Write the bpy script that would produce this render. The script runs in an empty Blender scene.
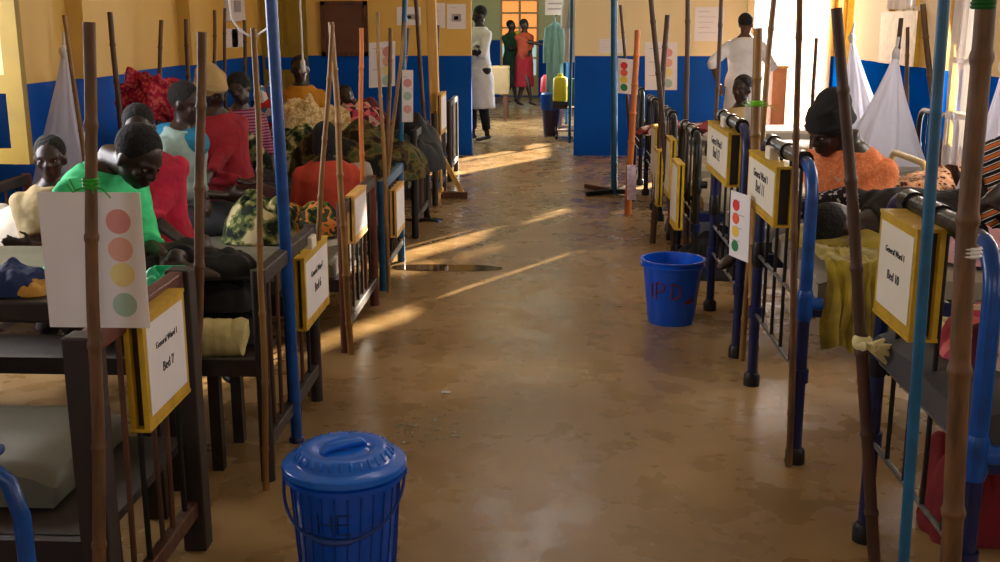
import bpy, bmesh, math, random
from mathutils import Vector, Matrix, noise
R = math.radians
S = bpy.context.scene
COL = S.collection
random.seed(7)
# ---------------------------------------------------------------- camera geometry
F = 1100.0; EYE = 1.58
PIT = math.atan(261/F); PSI = math.atan(48*math.cos(PIT)/F)
FW = Vector((-math.sin(PSI)*math.cos(PIT), math.cos(PSI)*math.cos(PIT), -math.sin(PIT)))
RT = Vector((math.cos(PSI), math.sin(PSI), 0))
UP = Vector((-math.sin(PSI)*math.sin(PIT), math.cos(PSI)*math.sin(PIT), math.cos(PIT)))
def ray(x, y): return FW + RT*((x-500)/F) + UP*((281-y)/F)
def fl(x, y, z=0.0):
    d = ray(x, y); t = (z-EYE)/d.z; return Vector((d.x*t, d.y*t, z))
def at(x, y, Y):
    d = ray(x, y); t = Y/d.y; return Vector((d.x*t, Y, EYE+d.z*t))
def ax(x, y, X):
    d = ray(x, y); t = X/d.x; return Vector((X, d.y*t, EYE+d.z*t))
# ---------------------------------------------------------------- colours, materials
def lin(c): c /= 255.0; return c/12.92 if c <= .04045 else ((c+.055)/1.055)**2.4
def rgb(r, g, b): return (lin(r), lin(g), lin(b), 1)
MATS = {}
def mat(name, col, rough=.6, metal=0, var=.25, scale=8, bump=.15, spec=.5, col2=None, detail=4, trans=0, stretch=None, rvar=0, sheen=0):
    if name in MATS: return MATS[name]
    m = bpy.data.materials.new(name); m.use_nodes = True; MATS[name] = m
    nt = m.node_tree; N = nt.nodes; L = nt.links; b = N['Principled BSDF']
    b.inputs['Roughness'].default_value = rough; b.inputs['Metallic'].default_value = metal
    b.inputs['Specular IOR Level'].default_value = spec
    if sheen: b.inputs['Sheen Weight'].default_value = sheen
    tc = N.new('ShaderNodeTexCoord'); mp = N.new('ShaderNodeMapping'); L.new(tc.outputs['Object'], mp.inputs[0])
    if stretch: mp.inputs['Scale'].default_value = stretch
    nz = N.new('ShaderNodeTexNoise'); nz.inputs['Scale'].default_value = scale; nz.inputs['Detail'].default_value = detail
    L.new(mp.outputs[0], nz.inputs[0])
    cr = N.new('ShaderNodeValToRGB'); c2 = col2 or tuple(c*(1-var) for c in col[:3])+(1,)
    cr.color_ramp.elements[0].position = .3; cr.color_ramp.elements[1].position = .7
    cr.color_ramp.elements[0].color = c2; cr.color_ramp.elements[1].color = col
    L.new(nz.outputs[0], cr.inputs[0]); L.new(cr.outputs[0], b.inputs['Base Color'])
    if bump:
        bp = N.new('ShaderNodeBump'); bp.inputs['Strength'].default_value = bump; bp.inputs['Distance'].default_value = .02
        L.new(nz.outputs[0], bp.inputs['Height']); L.new(bp.outputs[0], b.inputs['Normal'])
    if rvar:
        mr = N.new('ShaderNodeMapRange'); mr.inputs['To Min'].default_value = rough-rvar; mr.inputs['To Max'].default_value = rough+rvar
        L.new(nz.outputs[0], mr.inputs[0]); L.new(mr.outputs[0], b.inputs['Roughness'])
    if trans:
        tr = N.new('ShaderNodeBsdfTranslucent'); tr.inputs[0].default_value = col
        tp = N.new('ShaderNodeBsdfTransparent'); mx = N.new('ShaderNodeMixShader'); m2 = N.new('ShaderNodeMixShader')
        mx.inputs[0].default_value = .4; m2.inputs[0].default_value = trans
        L.new(b.outputs[0], mx.inputs[1]); L.new(tr.outputs[0], mx.inputs[2])
        L.new(mx.outputs[0], m2.inputs[1]); L.new(tp.outputs[0], m2.inputs[2])
        L.new(m2.outputs[0], N['Material Output'].inputs[0])
    return m
def patt(name, kind, cols, scale=10, rough=.85, rot=(0,0,0)):
    if name in MATS: return MATS[name]
    m = bpy.data.materials.new(name); m.use_nodes = True; MATS[name] = m
    nt = m.node_tree; N = nt.nodes; L = nt.links; b = N['Principled BSDF']; b.inputs['Roughness'].default_value = rough
    b.inputs['Specular IOR Level'].default_value = .2
    tc = N.new('ShaderNodeTexCoord'); mp = N.new('ShaderNodeMapping'); L.new(tc.outputs['Object'], mp.inputs[0]); mp.inputs['Rotation'].default_value = rot
    cr = N.new('ShaderNodeValToRGB'); e = cr.color_ramp; e.interpolation = 'CONSTANT'
    if kind == 'stripe':
        t = N.new('ShaderNodeTexWave'); t.inputs['Scale'].default_value = scale; t.inputs['Distortion'].default_value = .8; t.bands_direction = 'Z'
        L.new(mp.outputs[0], t.inputs[0]); o = t.outputs['Fac']
    elif kind == 'leopard':
        t = N.new('ShaderNodeTexVoronoi'); t.inputs['Scale'].default_value = scale; L.new(mp.outputs[0], t.inputs[0]); o = t.outputs['Distance']
    elif kind == 'camo':
        t = N.new('ShaderNodeTexNoise'); t.inputs['Scale'].default_value = scale; t.inputs['Detail'].default_value = 2; L.new(mp.outputs[0], t.inputs[0]); o = t.outputs[0]
    else:
        t = N.new('ShaderNodeTexVoronoi'); t.inputs['Scale'].default_value = scale; L.new(mp.outputs[0], t.inputs[0])
        sp = N.new('ShaderNodeSeparateColor'); L.new(t.outputs['Color'], sp.inputs[0]); o = sp.outputs[0]
    n = len(cols); lo, hi = (.36, .64) if kind == 'camo' else (0, 1)
    while len(e.elements) < n: e.elements.new(.5)
    for i, c in enumerate(cols):
        e.elements[i].position = 0 if i == 0 else lo+(hi-lo)*i/n; 
    for i, c in enumerate(cols): e.elements[i].color = c
    L.new(o, cr.inputs[0]); L.new(cr.outputs[0], b.inputs['Base Color'])
    return m
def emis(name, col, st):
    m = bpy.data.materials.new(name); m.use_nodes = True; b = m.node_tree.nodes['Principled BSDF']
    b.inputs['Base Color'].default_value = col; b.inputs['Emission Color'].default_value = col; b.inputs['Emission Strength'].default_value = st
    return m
blue_wall = mat('blue_wall', rgb(0,76,170), .55, var=.25, scale=1.6, bump=.04, rvar=.05, spec=.1)
yel_wall = mat('yellow_wall', rgb(214,172,84), .6, var=.14, scale=.9, bump=.05)
cream_wall = mat('cream_wall', rgb(226,206,160), .6, var=.1, scale=1.2, bump=.05)
pale_green = mat('pale_green_wall', rgb(196,200,150), .6, var=.1, scale=1.2, bump=.05)
ceil_m = mat('ceiling_paint', rgb(215,205,180), .8, var=.1, scale=2)
yel_wood = mat('yellow_paint_wood', rgb(200,158,20), .5, var=.35, scale=14, bump=.2)
olive_wood = mat('mustard_paint_wood', rgb(142,114,14), .55, var=.2, scale=6, bump=.1)
pale_wood = mat('pale_wood', rgb(214,164,84), .6, var=.25, scale=5, bump=.2, stretch=(6,6,.8))
brown_wood = mat('brown_wood', rgb(92,52,26), .6, var=.5, scale=9, bump=.3, stretch=(3,3,.7))
dark_wood = mat('dark_wood', rgb(42,26,17), .6, var=.5, scale=9, bump=.3)
red_wood = mat('reddish_wood', rgb(98,38,20), .5, var=.5, scale=9, bump=.2)
bamboo = mat('bamboo_brown', rgb(116,78,40), .6, var=.75, scale=11, bump=.25, stretch=(3,3,.6))
bamboo_y = mat('bamboo_tan', rgb(150,106,46), .5, var=.6, scale=7, bump=.25, stretch=(3,3,.6))
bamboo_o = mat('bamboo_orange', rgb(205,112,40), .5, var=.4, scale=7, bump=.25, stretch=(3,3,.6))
bamboo_d = mat('bamboo_dark', rgb(80,50,34), .55, var=.5, scale=7, bump=.3, stretch=(3,3,.6))
bluep = mat('blue_painted_pipe', rgb(4,74,158), .3, var=.45, scale=18, bump=.1)
tealp = mat('teal_painted_pipe', rgb(12,88,128), .38, var=.35, scale=22, bump=.15)
navy = mat('navy_painted_steel', rgb(8,26,82), .35, var=.5, scale=20, bump=.1)
dkmetal = mat('worn_dark_steel', rgb(52,50,52), .28, .75, var=.5, scale=25, bump=.15)
blackm = mat('black_steel', rgb(22,20,20), .45, .3, var=.4, scale=20)
steel = mat('bright_steel_rod', rgb(150,150,150), .3, .85, var=.3, scale=30)
bucket_m = mat('blue_bucket_plastic', rgb(6,84,210), .25, var=.12, scale=6, bump=.03)
lid_m = mat('blue_lid_plastic', rgb(22,108,225), .2, var=.1, scale=8, bump=.03)
paper = mat('white_paper', rgb(222,216,218), .7, var=.05, scale=8, bump=.03)
paperw = mat('cream_paper', rgb(218,208,190), .7, var=.06, scale=8, bump=.03)
ink = mat('black_ink', rgb(40,38,42), .7, var=.1)
greyink = mat('grey_ink', rgb(165,155,160), .7, var=.1)
grey_mat = mat('grey_mattress_vinyl', rgb(98,96,82), .5, var=.25, scale=4, bump=.25)
grey_mat2 = mat('pale_mattress_vinyl', rgb(150,140,124), .5, var=.25, scale=4, bump=.25)
skin = mat('dark_brown_skin', rgb(48,29,22), .42, var=.25, scale=14, bump=.05)
skin2 = mat('brown_skin', rgb(88,54,38), .45, var=.25, scale=14, bump=.05)
hairm = mat('black_hair', rgb(14,11,10), .9, var=.3, scale=60, bump=.6)
eyew = mat('eye_white', rgb(120,104,92), .5, var=.05)
cloth_white = mat('white_cloth', rgb(216,214,216), .85, var=.1, scale=6, bump=.3, sheen=.2)
net_m = mat('white_net_fabric', rgb(228,228,242), .9, var=.05, scale=8, bump=.1, trans=.15)
curtain_m = mat('sheer_white_curtain', rgb(225,220,225), .9, var=.05, trans=.3)
green_tie = mat('green_string', rgb(40,150,40), .5, var=.2)
# ---------------------------------------------------------------- mesh builder
ORI = {}
class MB:
    def __init__(s): s.v = []; s.f = []
    def add(s, vs, fs):
        n = len(s.v); s.v += [Vector(p) for p in vs]; s.f += [tuple(i+n for i in f) for f in fs]; return s
    def box(s, x0, x1, y0, y1, z0, z1, M=None):
        vs = [Vector((x, y, z)) for x in (x0, x1) for y in (y0, y1) for z in (z0, z1)]
        if M: vs = [M @ v for v in vs]
        return s.add(vs, [(0,1,3,2),(4,6,7,5),(0,4,5,1),(2,3,7,6),(0,2,6,4),(1,5,7,3)])
    def beam(s, p0, p1, w, h, upv=(0,0,1)):
        p0, p1 = Vector(p0), Vector(p1); d = (p1-p0).normalized(); u = Vector(upv)
        if abs(d.dot(u)) > .95: u = Vector((0,1,0))
        a = d.cross(u).normalized()*w/2; b = a.cross(d).normalized()*h/2
        vs = [p+i*a+j*b for p in (p0, p1) for i, j in ((-1,-1),(1,-1),(1,1),(-1,1))]
        return s.add(vs, [(0,3,2,1),(4,5,6,7),(0,1,5,4),(1,2,6,5),(2,3,7,6),(3,0,4,7)])
    def tube(s, pts, r, seg=12, round_ends=False, flat=1.0, flatdir=None):
        pts = [Vector(p) for p in pts]; n = len(pts)
        rs = list(r) if hasattr(r, '__len__') else [r]*n
        if round_ends:
            d0 = (pts[0]-pts[1]).normalized(); d1 = (pts[-1]-pts[-2]).normalized()
            pts = [pts[0]+d0*rs[0]*.97, pts[0]+d0*rs[0]*.7] + pts + [pts[-1]+d1*rs[-1]*.7, pts[-1]+d1*rs[-1]*.97]
            rs = [rs[0]*.24, rs[0]*.71] + rs + [rs[-1]*.71, rs[-1]*.24]; n += 4
        ref = None; vs = []
        for i, p in enumerate(pts):
            t = (pts[min(i+1, n-1)]-pts[max(i-1, 0)]).normalized()
            if ref is None:
                ref = Vector(flatdir) if flatdir is not None else (Vector((0,0,1)) if abs(t.z) < .9 else Vector((1,0,0)))
            a = (ref - t*ref.dot(t)).normalized(); ref = a; b = t.cross(a)
            for k in range(seg):
                th = 2*math.pi*k/seg; vs.append(p + a*math.cos(th)*rs[i]*flat + b*math.sin(th)*rs[i])
        fs = [(i*seg+k, i*seg+(k+1) % seg, (i+1)*seg+(k+1) % seg, (i+1)*seg+k) for i in range(n-1) for k in range(seg)]
        fs += [tuple(range(seg))[::-1], tuple(range((n-1)*seg, n*seg))]
        return s.add(vs, fs)
    def lathe(s, prof, c=(0,0,0), seg=40, wob=None, closed=False):
        c = Vector(c); vs = []; n = len(prof)
        for (r, z) in prof:
            for k in range(seg):
                th = 2*math.pi*k/seg; q = r*(1+(wob(th, z) if wob else 0)); vs.append(c+Vector((q*math.cos(th), q*math.sin(th), z)))
        fs = [(i*seg+k, i*seg+(k+1) % seg, (i+1)*seg+(k+1) % seg, (i+1)*seg+k) for i in range(n-1) for k in range(seg)]
        if closed: fs += [tuple(range(seg))[::-1], tuple(range((n-1)*seg, n*seg))]
        return s.add(vs, fs)
    def ell(s, c, rad, M=None, nu=20, nv=12):
        c = Vector(c); vs = []; 
        for i in range(nv+1):
            ph = math.pi*i/nv
            for k in range(nu):
                th = 2*math.pi*k/nu
                v = Vector((rad[0]*math.sin(ph)*math.cos(th), rad[1]*math.sin(ph)*math.sin(th), rad[2]*math.cos(ph)))
                vs.append(c+(M @ v if M else v))
        fs = [(i*nu+k, (i+1)*nu+k, (i+1)*nu+(k+1) % nu, i*nu+(k+1) % nu) for i in range(nv) for k in range(nu)]
        return s.add(vs, fs)
    def grid(s, fn, nu, nv, thick=0, flip=False):
        vs = [Vector(fn(i/nu, j/nv)) for j in range(nv+1) for i in range(nu+1)]
        w = nu+1; q = [(j*w+i, j*w+i+1, (j+1)*w+i+1, (j+1)*w+i) for j in range(nv) for i in range(nu)]
        if not thick: return s.add(vs, q)
        n = len(vs); nor = [Vector() for _ in vs]
        for f in q:
            nn = (vs[f[1]]-vs[f[0]]).cross(vs[f[3]]-vs[f[0]])
            for i in f: nor[i] += nn
        back = [v-(nor[i].normalized() if nor[i].length > 0 else Vector((0,0,1)))*thick for i, v in enumerate(vs)]
        fs = q+[tuple(i+n for i in f)[::-1] for f in q]
        ed = [i for i in range(w)] + [j*w+nu for j in range(1, nv+1)] + [nv*w+i for i in range(nu-1, -1, -1)] + [j*w for j in range(nv-1, 0, -1)]
        for a, b in zip(ed, ed[1:]+ed[:1]): fs.append((b, a, a+n, b+n))
        return s.add(vs+back, fs)
    def build(s, name, m, parent=None, smooth=True, base=None, bevel=0, remesh=0, subsurf=0, disp=0):
        me = bpy.data.meshes.new(name)
        if parent is not None: o0 = ORI[parent.name]
        elif base is not None: o0 = Vector(base)
        else:
            xs = [v.x for v in s.v]; ys = [v.y for v in s.v]; zs = [v.z for v in s.v]
            o0 = Vector(((min(xs)+max(xs))/2, (min(ys)+max(ys))/2, min(zs)))
        me.from_pydata([v-o0 for v in s.v], [], s.f); me.update()
        bm = bmesh.new(); bm.from_mesh(me); bmesh.ops.remove_doubles(bm, verts=bm.verts, dist=1e-5); bmesh.ops.recalc_face_normals(bm, faces=bm.faces); bm.to_mesh(me); bm.free()
        me.materials.append(m)
        if smooth:
            me.polygons.foreach_set('use_smooth', [True]*len(me.polygons))
            if not remesh:
                try: me.set_sharp_from_angle(angle=R(42))
                except Exception: pass
        o = bpy.data.objects.new(name, me); COL.objects.link(o)
        if parent is not None: o.parent = parent
        else: o.location = o0
        ORI[o.name] = o0
        if bevel:
            b = o.modifiers.new('b', 'BEVEL'); b.width = bevel; b.segments = 2; b.limit_method = 'ANGLE'; b.angle_limit = R(50)
        if remesh:
            r = o.modifiers.new('r', 'REMESH'); r.mode = 'VOXEL'; r.voxel_size = remesh; r.use_smooth_shade = True
            t = o.modifiers.new('s', 'SMOOTH'); t.factor = .5; t.iterations = 4
        if subsurf:
            u = o.modifiers.new('u', 'SUBSURF'); u.levels = subsurf; u.render_levels = subsurf
        if disp:
            tx = bpy.data.textures.get('folds') or bpy.data.textures.new('folds', 'CLOUDS'); tx.noise_scale = .09
            d = o.modifiers.new('d', 'DISPLACE'); d.texture = tx; d.strength = disp; d.mid_level = .5; d.texture_coords = 'GLOBAL' if False else 'LOCAL'
        return o
LABELS = {}
def tag(o, label, cat, group=None, kind=None):
    if label:
        if label in LABELS: print('DUP LABEL', label)
        LABELS[label] = 1; o['label'] = label
    if cat: o['category'] = cat
    if group: o['group'] = group
    if kind: o['kind'] = kind
    return o
def thing(name, label, cat, base, group=None):
    o = bpy.data.objects.new(name, None); COL.objects.link(o); o.location = base; o.empty_display_size = .1
    ORI[o.name] = Vector(base); return tag(o, label, cat, group)
def struct(name, mb, m, smooth=False):
    o = mb.build(name, m, smooth=smooth); o['kind'] = 'structure'; return o
def copy_tree(o, delta, label, group=None):
    c = o.copy(); COL.objects.link(c); c.location = o.location+Vector(delta); ORI[c.name] = ORI[o.name]+Vector(delta)
    c['label'] = label
    if label in LABELS: print('DUP LABEL', label)
    LABELS[label] = 1
    if group: c['group'] = group
    def rec(s, d):
        for ch in s.children:
            k = ch.copy(); COL.objects.link(k); k.parent = d; rec(ch, k)
    rec(o, c); return c
def text_mb(txt, size, origin, ux, uy, thick=.001):
    cu = bpy.data.curves.new('t', 'FONT'); cu.body = txt; cu.size = size; cu.align_x = 'CENTER'; cu.align_y = 'CENTER'; cu.extrude = thick; cu.resolution_u = 3
    to = bpy.data.objects.new('t', cu); COL.objects.link(to)
    dg = bpy.context.evaluated_depsgraph_get(); me = bpy.data.meshes.new_from_object(to.evaluated_get(dg))
    ux = Vector(ux).normalized(); uy = Vector(uy).normalized(); uz = ux.cross(uy); origin = Vector(origin)
    mb = MB(); mb.add([origin+ux*v.co.x+uy*v.co.y+uz*v.co.z for v in me.vertices], [tuple(p.vertices) for p in me.polygons])
    bpy.data.objects.remove(to); bpy.data.curves.remove(cu); bpy.data.meshes.remove(me); return mb
def nz(x, y, z=0): return noise.noise(Vector((x, y, z)))
# ================================================================ THE ROOM
XL, XR, YB, YP, YF, ZC = -3.42, 3.32, -1.6, 13.2, 23.6, 3.3
DADO = 1.17
# floor
fm = bpy.data.materials.new('polished_cement'); fm.use_nodes = True
nt = fm.node_tree; N = nt.nodes; L = nt.links; b = N['Principled BSDF']
tc = N.new('ShaderNodeTexCoord')
n1 = N.new('ShaderNodeTexNoise'); n1.inputs['Scale'].default_value = 1.1; n1.inputs['Detail'].default_value = 4; n1.inputs['Roughness'].default_value = .5
n2 = N.new('ShaderNodeTexNoise'); n2.inputs['Scale'].default_value = 6; n2.inputs['Detail'].default_value = 3
n3 = N.new('ShaderNodeTexNoise'); n3.inputs['Scale'].default_value = 22; n3.inputs['Detail'].default_value = 3
for n in (n1, n2, n3): L.new(tc.outputs['Object'], n.inputs[0])
cr = N.new('ShaderNodeValToRGB'); e = cr.color_ramp.elements
e[0].position = .3; e[0].color = rgb(112,86,52); e[1].position = .72; e[1].color = rgb(176,146,100)
k = e.new(.52); k.color = rgb(142,112,70)
mix = N.new('ShaderNodeMix'); mix.data_type = 'FLOAT'; mix.inputs[0].default_value = .3
L.new(n1.outputs[0], mix.inputs[2]); L.new(n2.outputs[0], mix.inputs[3]); L.new(mix.outputs[0], cr.inputs[0]); L.new(cr.outputs[0], b.inputs['Base Color'])
mr = N.new('ShaderNodeMapRange'); mr.inputs['From Min'].default_value = .35; mr.inputs['From Max'].default_value = .65; mr.inputs['To Min'].default_value = .22; mr.inputs['To Max'].default_value = .36
L.new(n2.outputs[0], mr.inputs[0]); L.new(mr.outputs[0], b.inputs['Roughness'])
bp = N.new('ShaderNodeBump'); bp.inputs['Strength'].default_value = .05; bp.inputs['Distance'].default_value = .004
ad = N.new('ShaderNodeMath'); ad.operation = 'ADD'; ad.inputs[0].default_value = 0; L.new(n3.outputs[0], ad.inputs[1]); L.new(ad.outputs[0], bp.inputs['Height']); L.new(bp.outputs[0], b.inputs['Normal'])
struct('floor', MB().box(XL-.15, XR+.15, YB-.1, YF+.1, -.1, 0), fm)
struct('ceiling', MB().box(XL-.15, XR+.15, YB-.1, YF+.1, ZC, ZC+.1), ceil_m)
def wall_x(x0, x1, opens, y0=YB, y1=YP):
    """side wall along y with openings (ya,yb,za,zb); returns lower (dado) and upper builders"""
    ys = sorted({y0, y1, *[o[0] for o in opens], *[o[1] for o in opens]})
    zs = sorted({0, DADO, ZC, *[o[2] for o in opens], *[o[3] for o in opens]})
    lo, hi = MB(), MB()
    for a, b2 in zip(ys, ys[1:]):
        for c, d in zip(zs, zs[1:]):
            if any(o[0] <= a and b2 <= o[1] and o[2] <= c and d <= o[3] for o in opens): continue
            (lo if d <= DADO+1e-6 else hi).box(x0, x1, a, b2, c, d)
    return lo, hi
def wall_y(y0, y1, x0, x1, opens):
    xs = sorted({x0, x1, *[o[0] for o in opens], *[o[1] for o in opens]})
    zs = sorted({0, DADO, ZC, *[o[2] for o in opens], *[o[3] for o in opens]})
    lo, hi = MB(), MB()
    for a, b2 in zip(xs, xs[1:]):
        for c, d in zip(zs, zs[1:]):
            if any(o[0] <= a and b2 <= o[1] and o[2] <= c and d <= o[3] for o in opens): continue
            (lo if d <= DADO+1e-6 else hi).box(a, b2, y0, y1, c, d)
    return lo, hi
LW = [(-.6,.8,.9,2.4), (4.0,5.3,.9,2.4)]  # first opening out of view, added to hold a fill light
RW = [(-.6,.8,.9,2.4), (2.2,3.6,1.0,2.5), (5.0,6.1,1.0,2.5), (8.95,9.5,.35,2.6), (10.3,11.2,1.66,2.7), (12.45,12.9,.95,3.1)]  # first three unseen, added for fill lights; last slot shaped for the sun streak
lo, hi = wall_x(XL-.15, XL, LW); struct('wall_left', lo, blue_wall); struct('wall_left_upper', hi, yel_wall)
lo, hi = wall_x(XR, XR+.15, RW); struct('wall_right', lo, mat('blue_chalky_wall', rgb(0,84,190), .9, var=.2, scale=1.6, bump=.04, spec=0)); struct('wall_right_upper', hi, yel_wall)
struct('wall_back', MB().box(XL-.15, XR+.15, YB-.15, YB, 0, ZC), yel_wall)
# cross walls at the end of the ward
lo, hi = wall_y(YP, YP+.14, XL-.15, -.9, [(-3.36,-2.86,0,2.1)]); struct('wall_end_left', lo, blue_wall); struct('wall_end_left_upper', hi, yel_wall)
lo, hi = wall_y(YP, YP+.14, .32, XR+.15, [(2.36,3.22,0,2.25)]); struct('wall_end_right', lo, blue_wall); struct('wall_end_right_upper', hi, cream_wall)
struct('wall_neighbour', MB().box(5.6,5.9,-8,15.4,-.12,4.2), mat('whitewash', rgb(238,236,228), .8, var=.05))  # wall added to block sun at the right windows; white keeps panes bright
# pilasters along the left wall, roughly where the wall steps
for i, (a, b2) in enumerate([(7.9,8.6), (10.3,10.9)]):
    struct('trim_%d' % (i+1), MB().box(XL-.01, XL+.12, a, b2, DADO, ZC), yel_wall)
# corridor beyond
lo, hi = wall_x(-1.75, -1.6, [(16.5,18.0,.9,2.4)], YP+.14, YF); struct('wall_corridor_left', lo, blue_wall); struct('wall_corridor_left_upper', hi, pale_green)
lo, hi = wall_x(1.6, 1.75, [(15.6,17.6,.9,2.4)], YP+.14, YF); struct('wall_corridor_right', lo, blue_wall); struct('wall_corridor_right_upper', hi, pale_green)
fa, fb = at(500,95,YF), at(539,10,YF)
lo, hi = wall_y(YF, YF+.15, -1.75, 1.75, [(fa.x,fb.x,0.02,2.0)]); struct('wall_far', lo, blue_wall); struct('wall_far_upper', hi, pale_green)
# side closures of the little bright room behind the right doorway (outside light comes in over it)
struct('wall_annex', MB().box(1.76, XR+.15, YF, YF+.15, 0, ZC), cream_wall)
# far door with panes
door = MB(); w = (fb.x-fa.x)
for x in (fa.x, (fa.x+fb.x)/2-.02, fb.x-.05): door.box(x, x+.05, YF+.02, YF+.08, .02, 2.0)
zz = [.02,.4,.78,1.1,1.4,1.7,1.96]
for z in zz: door.box(fa.x+.002, fb.x-.002, YF+.024, YF+.076, z+.001, z+.044)
d1 = struct('door_1', door, mat('door_cream_paint', rgb(200,170,110), .5))
orange_glow = emis('sunlit_orange_curtain', rgb(244,150,74), .75); pale_glow = emis('daylit_frosted_pane', rgb(170,200,195), .55)  # emission stands in for daylight behind the far door
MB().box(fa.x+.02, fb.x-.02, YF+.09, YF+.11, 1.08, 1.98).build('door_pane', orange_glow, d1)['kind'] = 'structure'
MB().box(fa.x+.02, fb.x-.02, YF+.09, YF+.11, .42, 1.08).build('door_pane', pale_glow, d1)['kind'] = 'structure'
MB().box(fa.x+.02, fb.x-.02, YF+.05, YF+.11, .03, .42).build('door_panel', mat('door_cream_paint', rgb(200,170,110)), d1)['kind'] = 'structure'
# left end door (pale, panelled, ajar flat in its opening)
dd = MB().box(-3.38,-2.84,YP-.02,YP-.002,.01,2.12)
for (za, zb) in ((.15,.95),(1.3,1.62),(1.68,2.0)):
    dd.box(-3.28,-3.13,YP-.035,YP-.02,za,zb).box(-3.07,-2.93,YP-.035,YP-.02,za,zb)
d2 = struct('door_2', dd, olive_wood)
MB().box(-3.34,-2.88,YP-.037,YP-.021,DADO-.16,DADO-.02).build('door_band', blue_wall, d2)
# right doorway frame
fr = MB().box(2.30,2.38,YP-.03,YP+.17,0,2.3).box(3.2,3.28,YP-.03,YP+.17,0,2.3).box(2.30,3.28,YP-.03,YP+.17,2.24,2.32)
struct('door_3', fr, cream_wall)
# windows
def window(n, side, o, nz_=3, ny=2, m=yel_wood):
    x = XL-.1 if side < 0 else XR+.04
    w_ = MB(); a, b2, c, d = o
    for i in range(ny+1):
        y = a+(b2-a-.05)*i/ny; w_.box(x, x+.06, y, y+.05, c, d)
    for i in range(nz_+1):
        z = c+(d-c-.05)*i/nz_; w_.box(x+.004, x+.056, a+.002, b2-.002, z+.001, z+.049)
    return struct('window_%d' % n, w_, m)
for i, o in enumerate(LW): window(i+1, -1, o, 3, 3)
for i, o in enumerate(RW): window(i+3, 1, o, 5 if i == 3 else (1 if i > 3 else 3), 1 if i in (3,5) else 3)
# yellow panel under the high right-hand window
struct('trim_3', MB().box(XR-.04, XR, 10.2, 11.3, DADO, 1.66), yel_wood)
# open window leaf, left
P = at(28,165,5.3); zt = 2.35
leaf = MB(); x1 = P.x; x0 = XL+.02; z0 = P.z; y = 5.34
leaf.box(x1-.085, x1, y-.02, y+.03, z0, zt).box(x0, x0+.08, y-.02, y+.03, z0, zt)
for z, h in ((z0,.075), (at(10,90,5.3).z-.02,.09), (zt-.08,.079)): leaf.box(x0+.002, x1-.002, y-.017, y+.027, z+.001, z+h)
leaf.box((x0+x1)/2-.03, (x0+x1)/2+.03, y-.014, y+.024, z0+.003, zt-.003)
l_ = struct('window_leaf', leaf, olive_wood)
tag(l_, None, None)
glass = mat('frosted_pane', rgb(196,176,120), .35, var=.1)
MB().box(x0+.02, x1-.02, y, y+.006, at(10,90,5.3).z+.05, zt-.05).build('pane', glass, l_)
# ================================================================ wall-mounted things
def sheet(name, label, cat, pts, m=paper, group=None, lines=3, circ=None, pic=False, noth=False):
    """flat paper given by lower-left, lower-right, upper-left world corners"""
    a, b2, c = [Vector(p) for p in pts]; ux = (b2-a); uy = (c-a); n = ux.cross(uy).normalized()
    if n.dot(Vector((0,0,EYE))-a) < 0: n = -n
    base = a+ux*.5
    t = thing(name, label, cat, base, group)
    mb = MB(); q = [a, b2, b2+uy, c]; mb.add(q+[p-n*.002 for p in q], [(0,1,2,3),(7,6,5,4),(0,4,5,1),(1,5,6,2),(2,6,7,3),(3,7,4,0)])
    mb.build('paper_sheet', m, t, smooth=False)
    def bar(u0, u1, v0, v1, mm, nm):
        q = [a+ux*u+uy*v+n*.0008 for u, v in ((u0,v0),(u1,v0),(u1,v1),(u0,v1))]
        MB().add(q+[p-n*.0008 for p in q], [(0,1,2,3),(7,6,5,4),(0,4,5,1),(1,5,6,2),(2,6,7,3),(3,7,4,0)]).build(nm, mm, t, smooth=False)
    for i in range(lines):
        v = .86-.7*i/max(1, lines-.5); bar(.12, .5+.3*((i*37) % 10)/10, v, v+.012, greyink, 'text_line')
    if circ:
        uu, rr, cols = circ
        for i, (v, cc) in enumerate(cols):
            vs = [a+ux*uu+uy*v+n*.0012]; k = 20
            for j in range(k): vs.append(a+ux*uu+uy*v+n*.0012+ux.normalized()*rr*math.cos(2*math.pi*j/k)+uy.normalized()*rr*math.sin(2*math.pi*j/k))
            lo_ = [p-n*.001 for p in vs]
            MB().add(vs+lo_, [(0,j+1,(j+1) % k+1) for j in range(k)]+[(j+1, (j+1) % k+1, (j+1) % k+2+k, j+2+k) for j in range(k)]).build('coloured_circle', cc, t, smooth=False)
    if pic:
        bar(.25,.75,.3,.6,greyink,'picture'); bar(.38,.6,.36,.52,ink,'picture')
    return t
yw = YP-.004
def wsheet(name, label, x0, x1, y0, y1, Y=yw, **k):
    a, b2, c = at(x0,y1,Y), at(x1,y1,Y), at(x0,y0,Y); a.z = b2.z = (a.z+b2.z)/2; c.x = a.x
    return sheet(name, label, 'notice', (a, b2, c), **k)
wsheet('wall_notice', 'white notice with round emblem on yellow wall nearest the corridor opening', 447,466,4,29, lines=2, pic=True)
wsheet('wall_notice', 'white notice with small picture behind pale wooden post on yellow wall', 430,445,3,28, lines=4)
wsheet('wall_poster', 'landscape photo poster on yellow end wall behind thin teal pole', 397,421,7,25, lines=0, pic=True)
pink = mat('pink_print', rgb(222,150,160), .8); 
def soft(n, r, g, b): return mat(n, rgb(r,g,b), .7, var=.05)
cA = [soft('c_red',205,40,36), soft('c_orange',222,90,50), soft('c_yellow',228,186,60), soft('c_green',40,120,60)]
cP = [soft('c_pred',208,138,134), soft('c_por',216,160,146), soft('c_pyel',224,206,138), soft('c_pgr',160,186,172)]
cols4 = lambda C: [(.78,C[0]),(.57,C[1]),(.37,C[2]),(.14,C[3])]
a_, b_, c_ = at(369,88,12.0), at(395,86,12.0), at(369,43,12.0)
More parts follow.
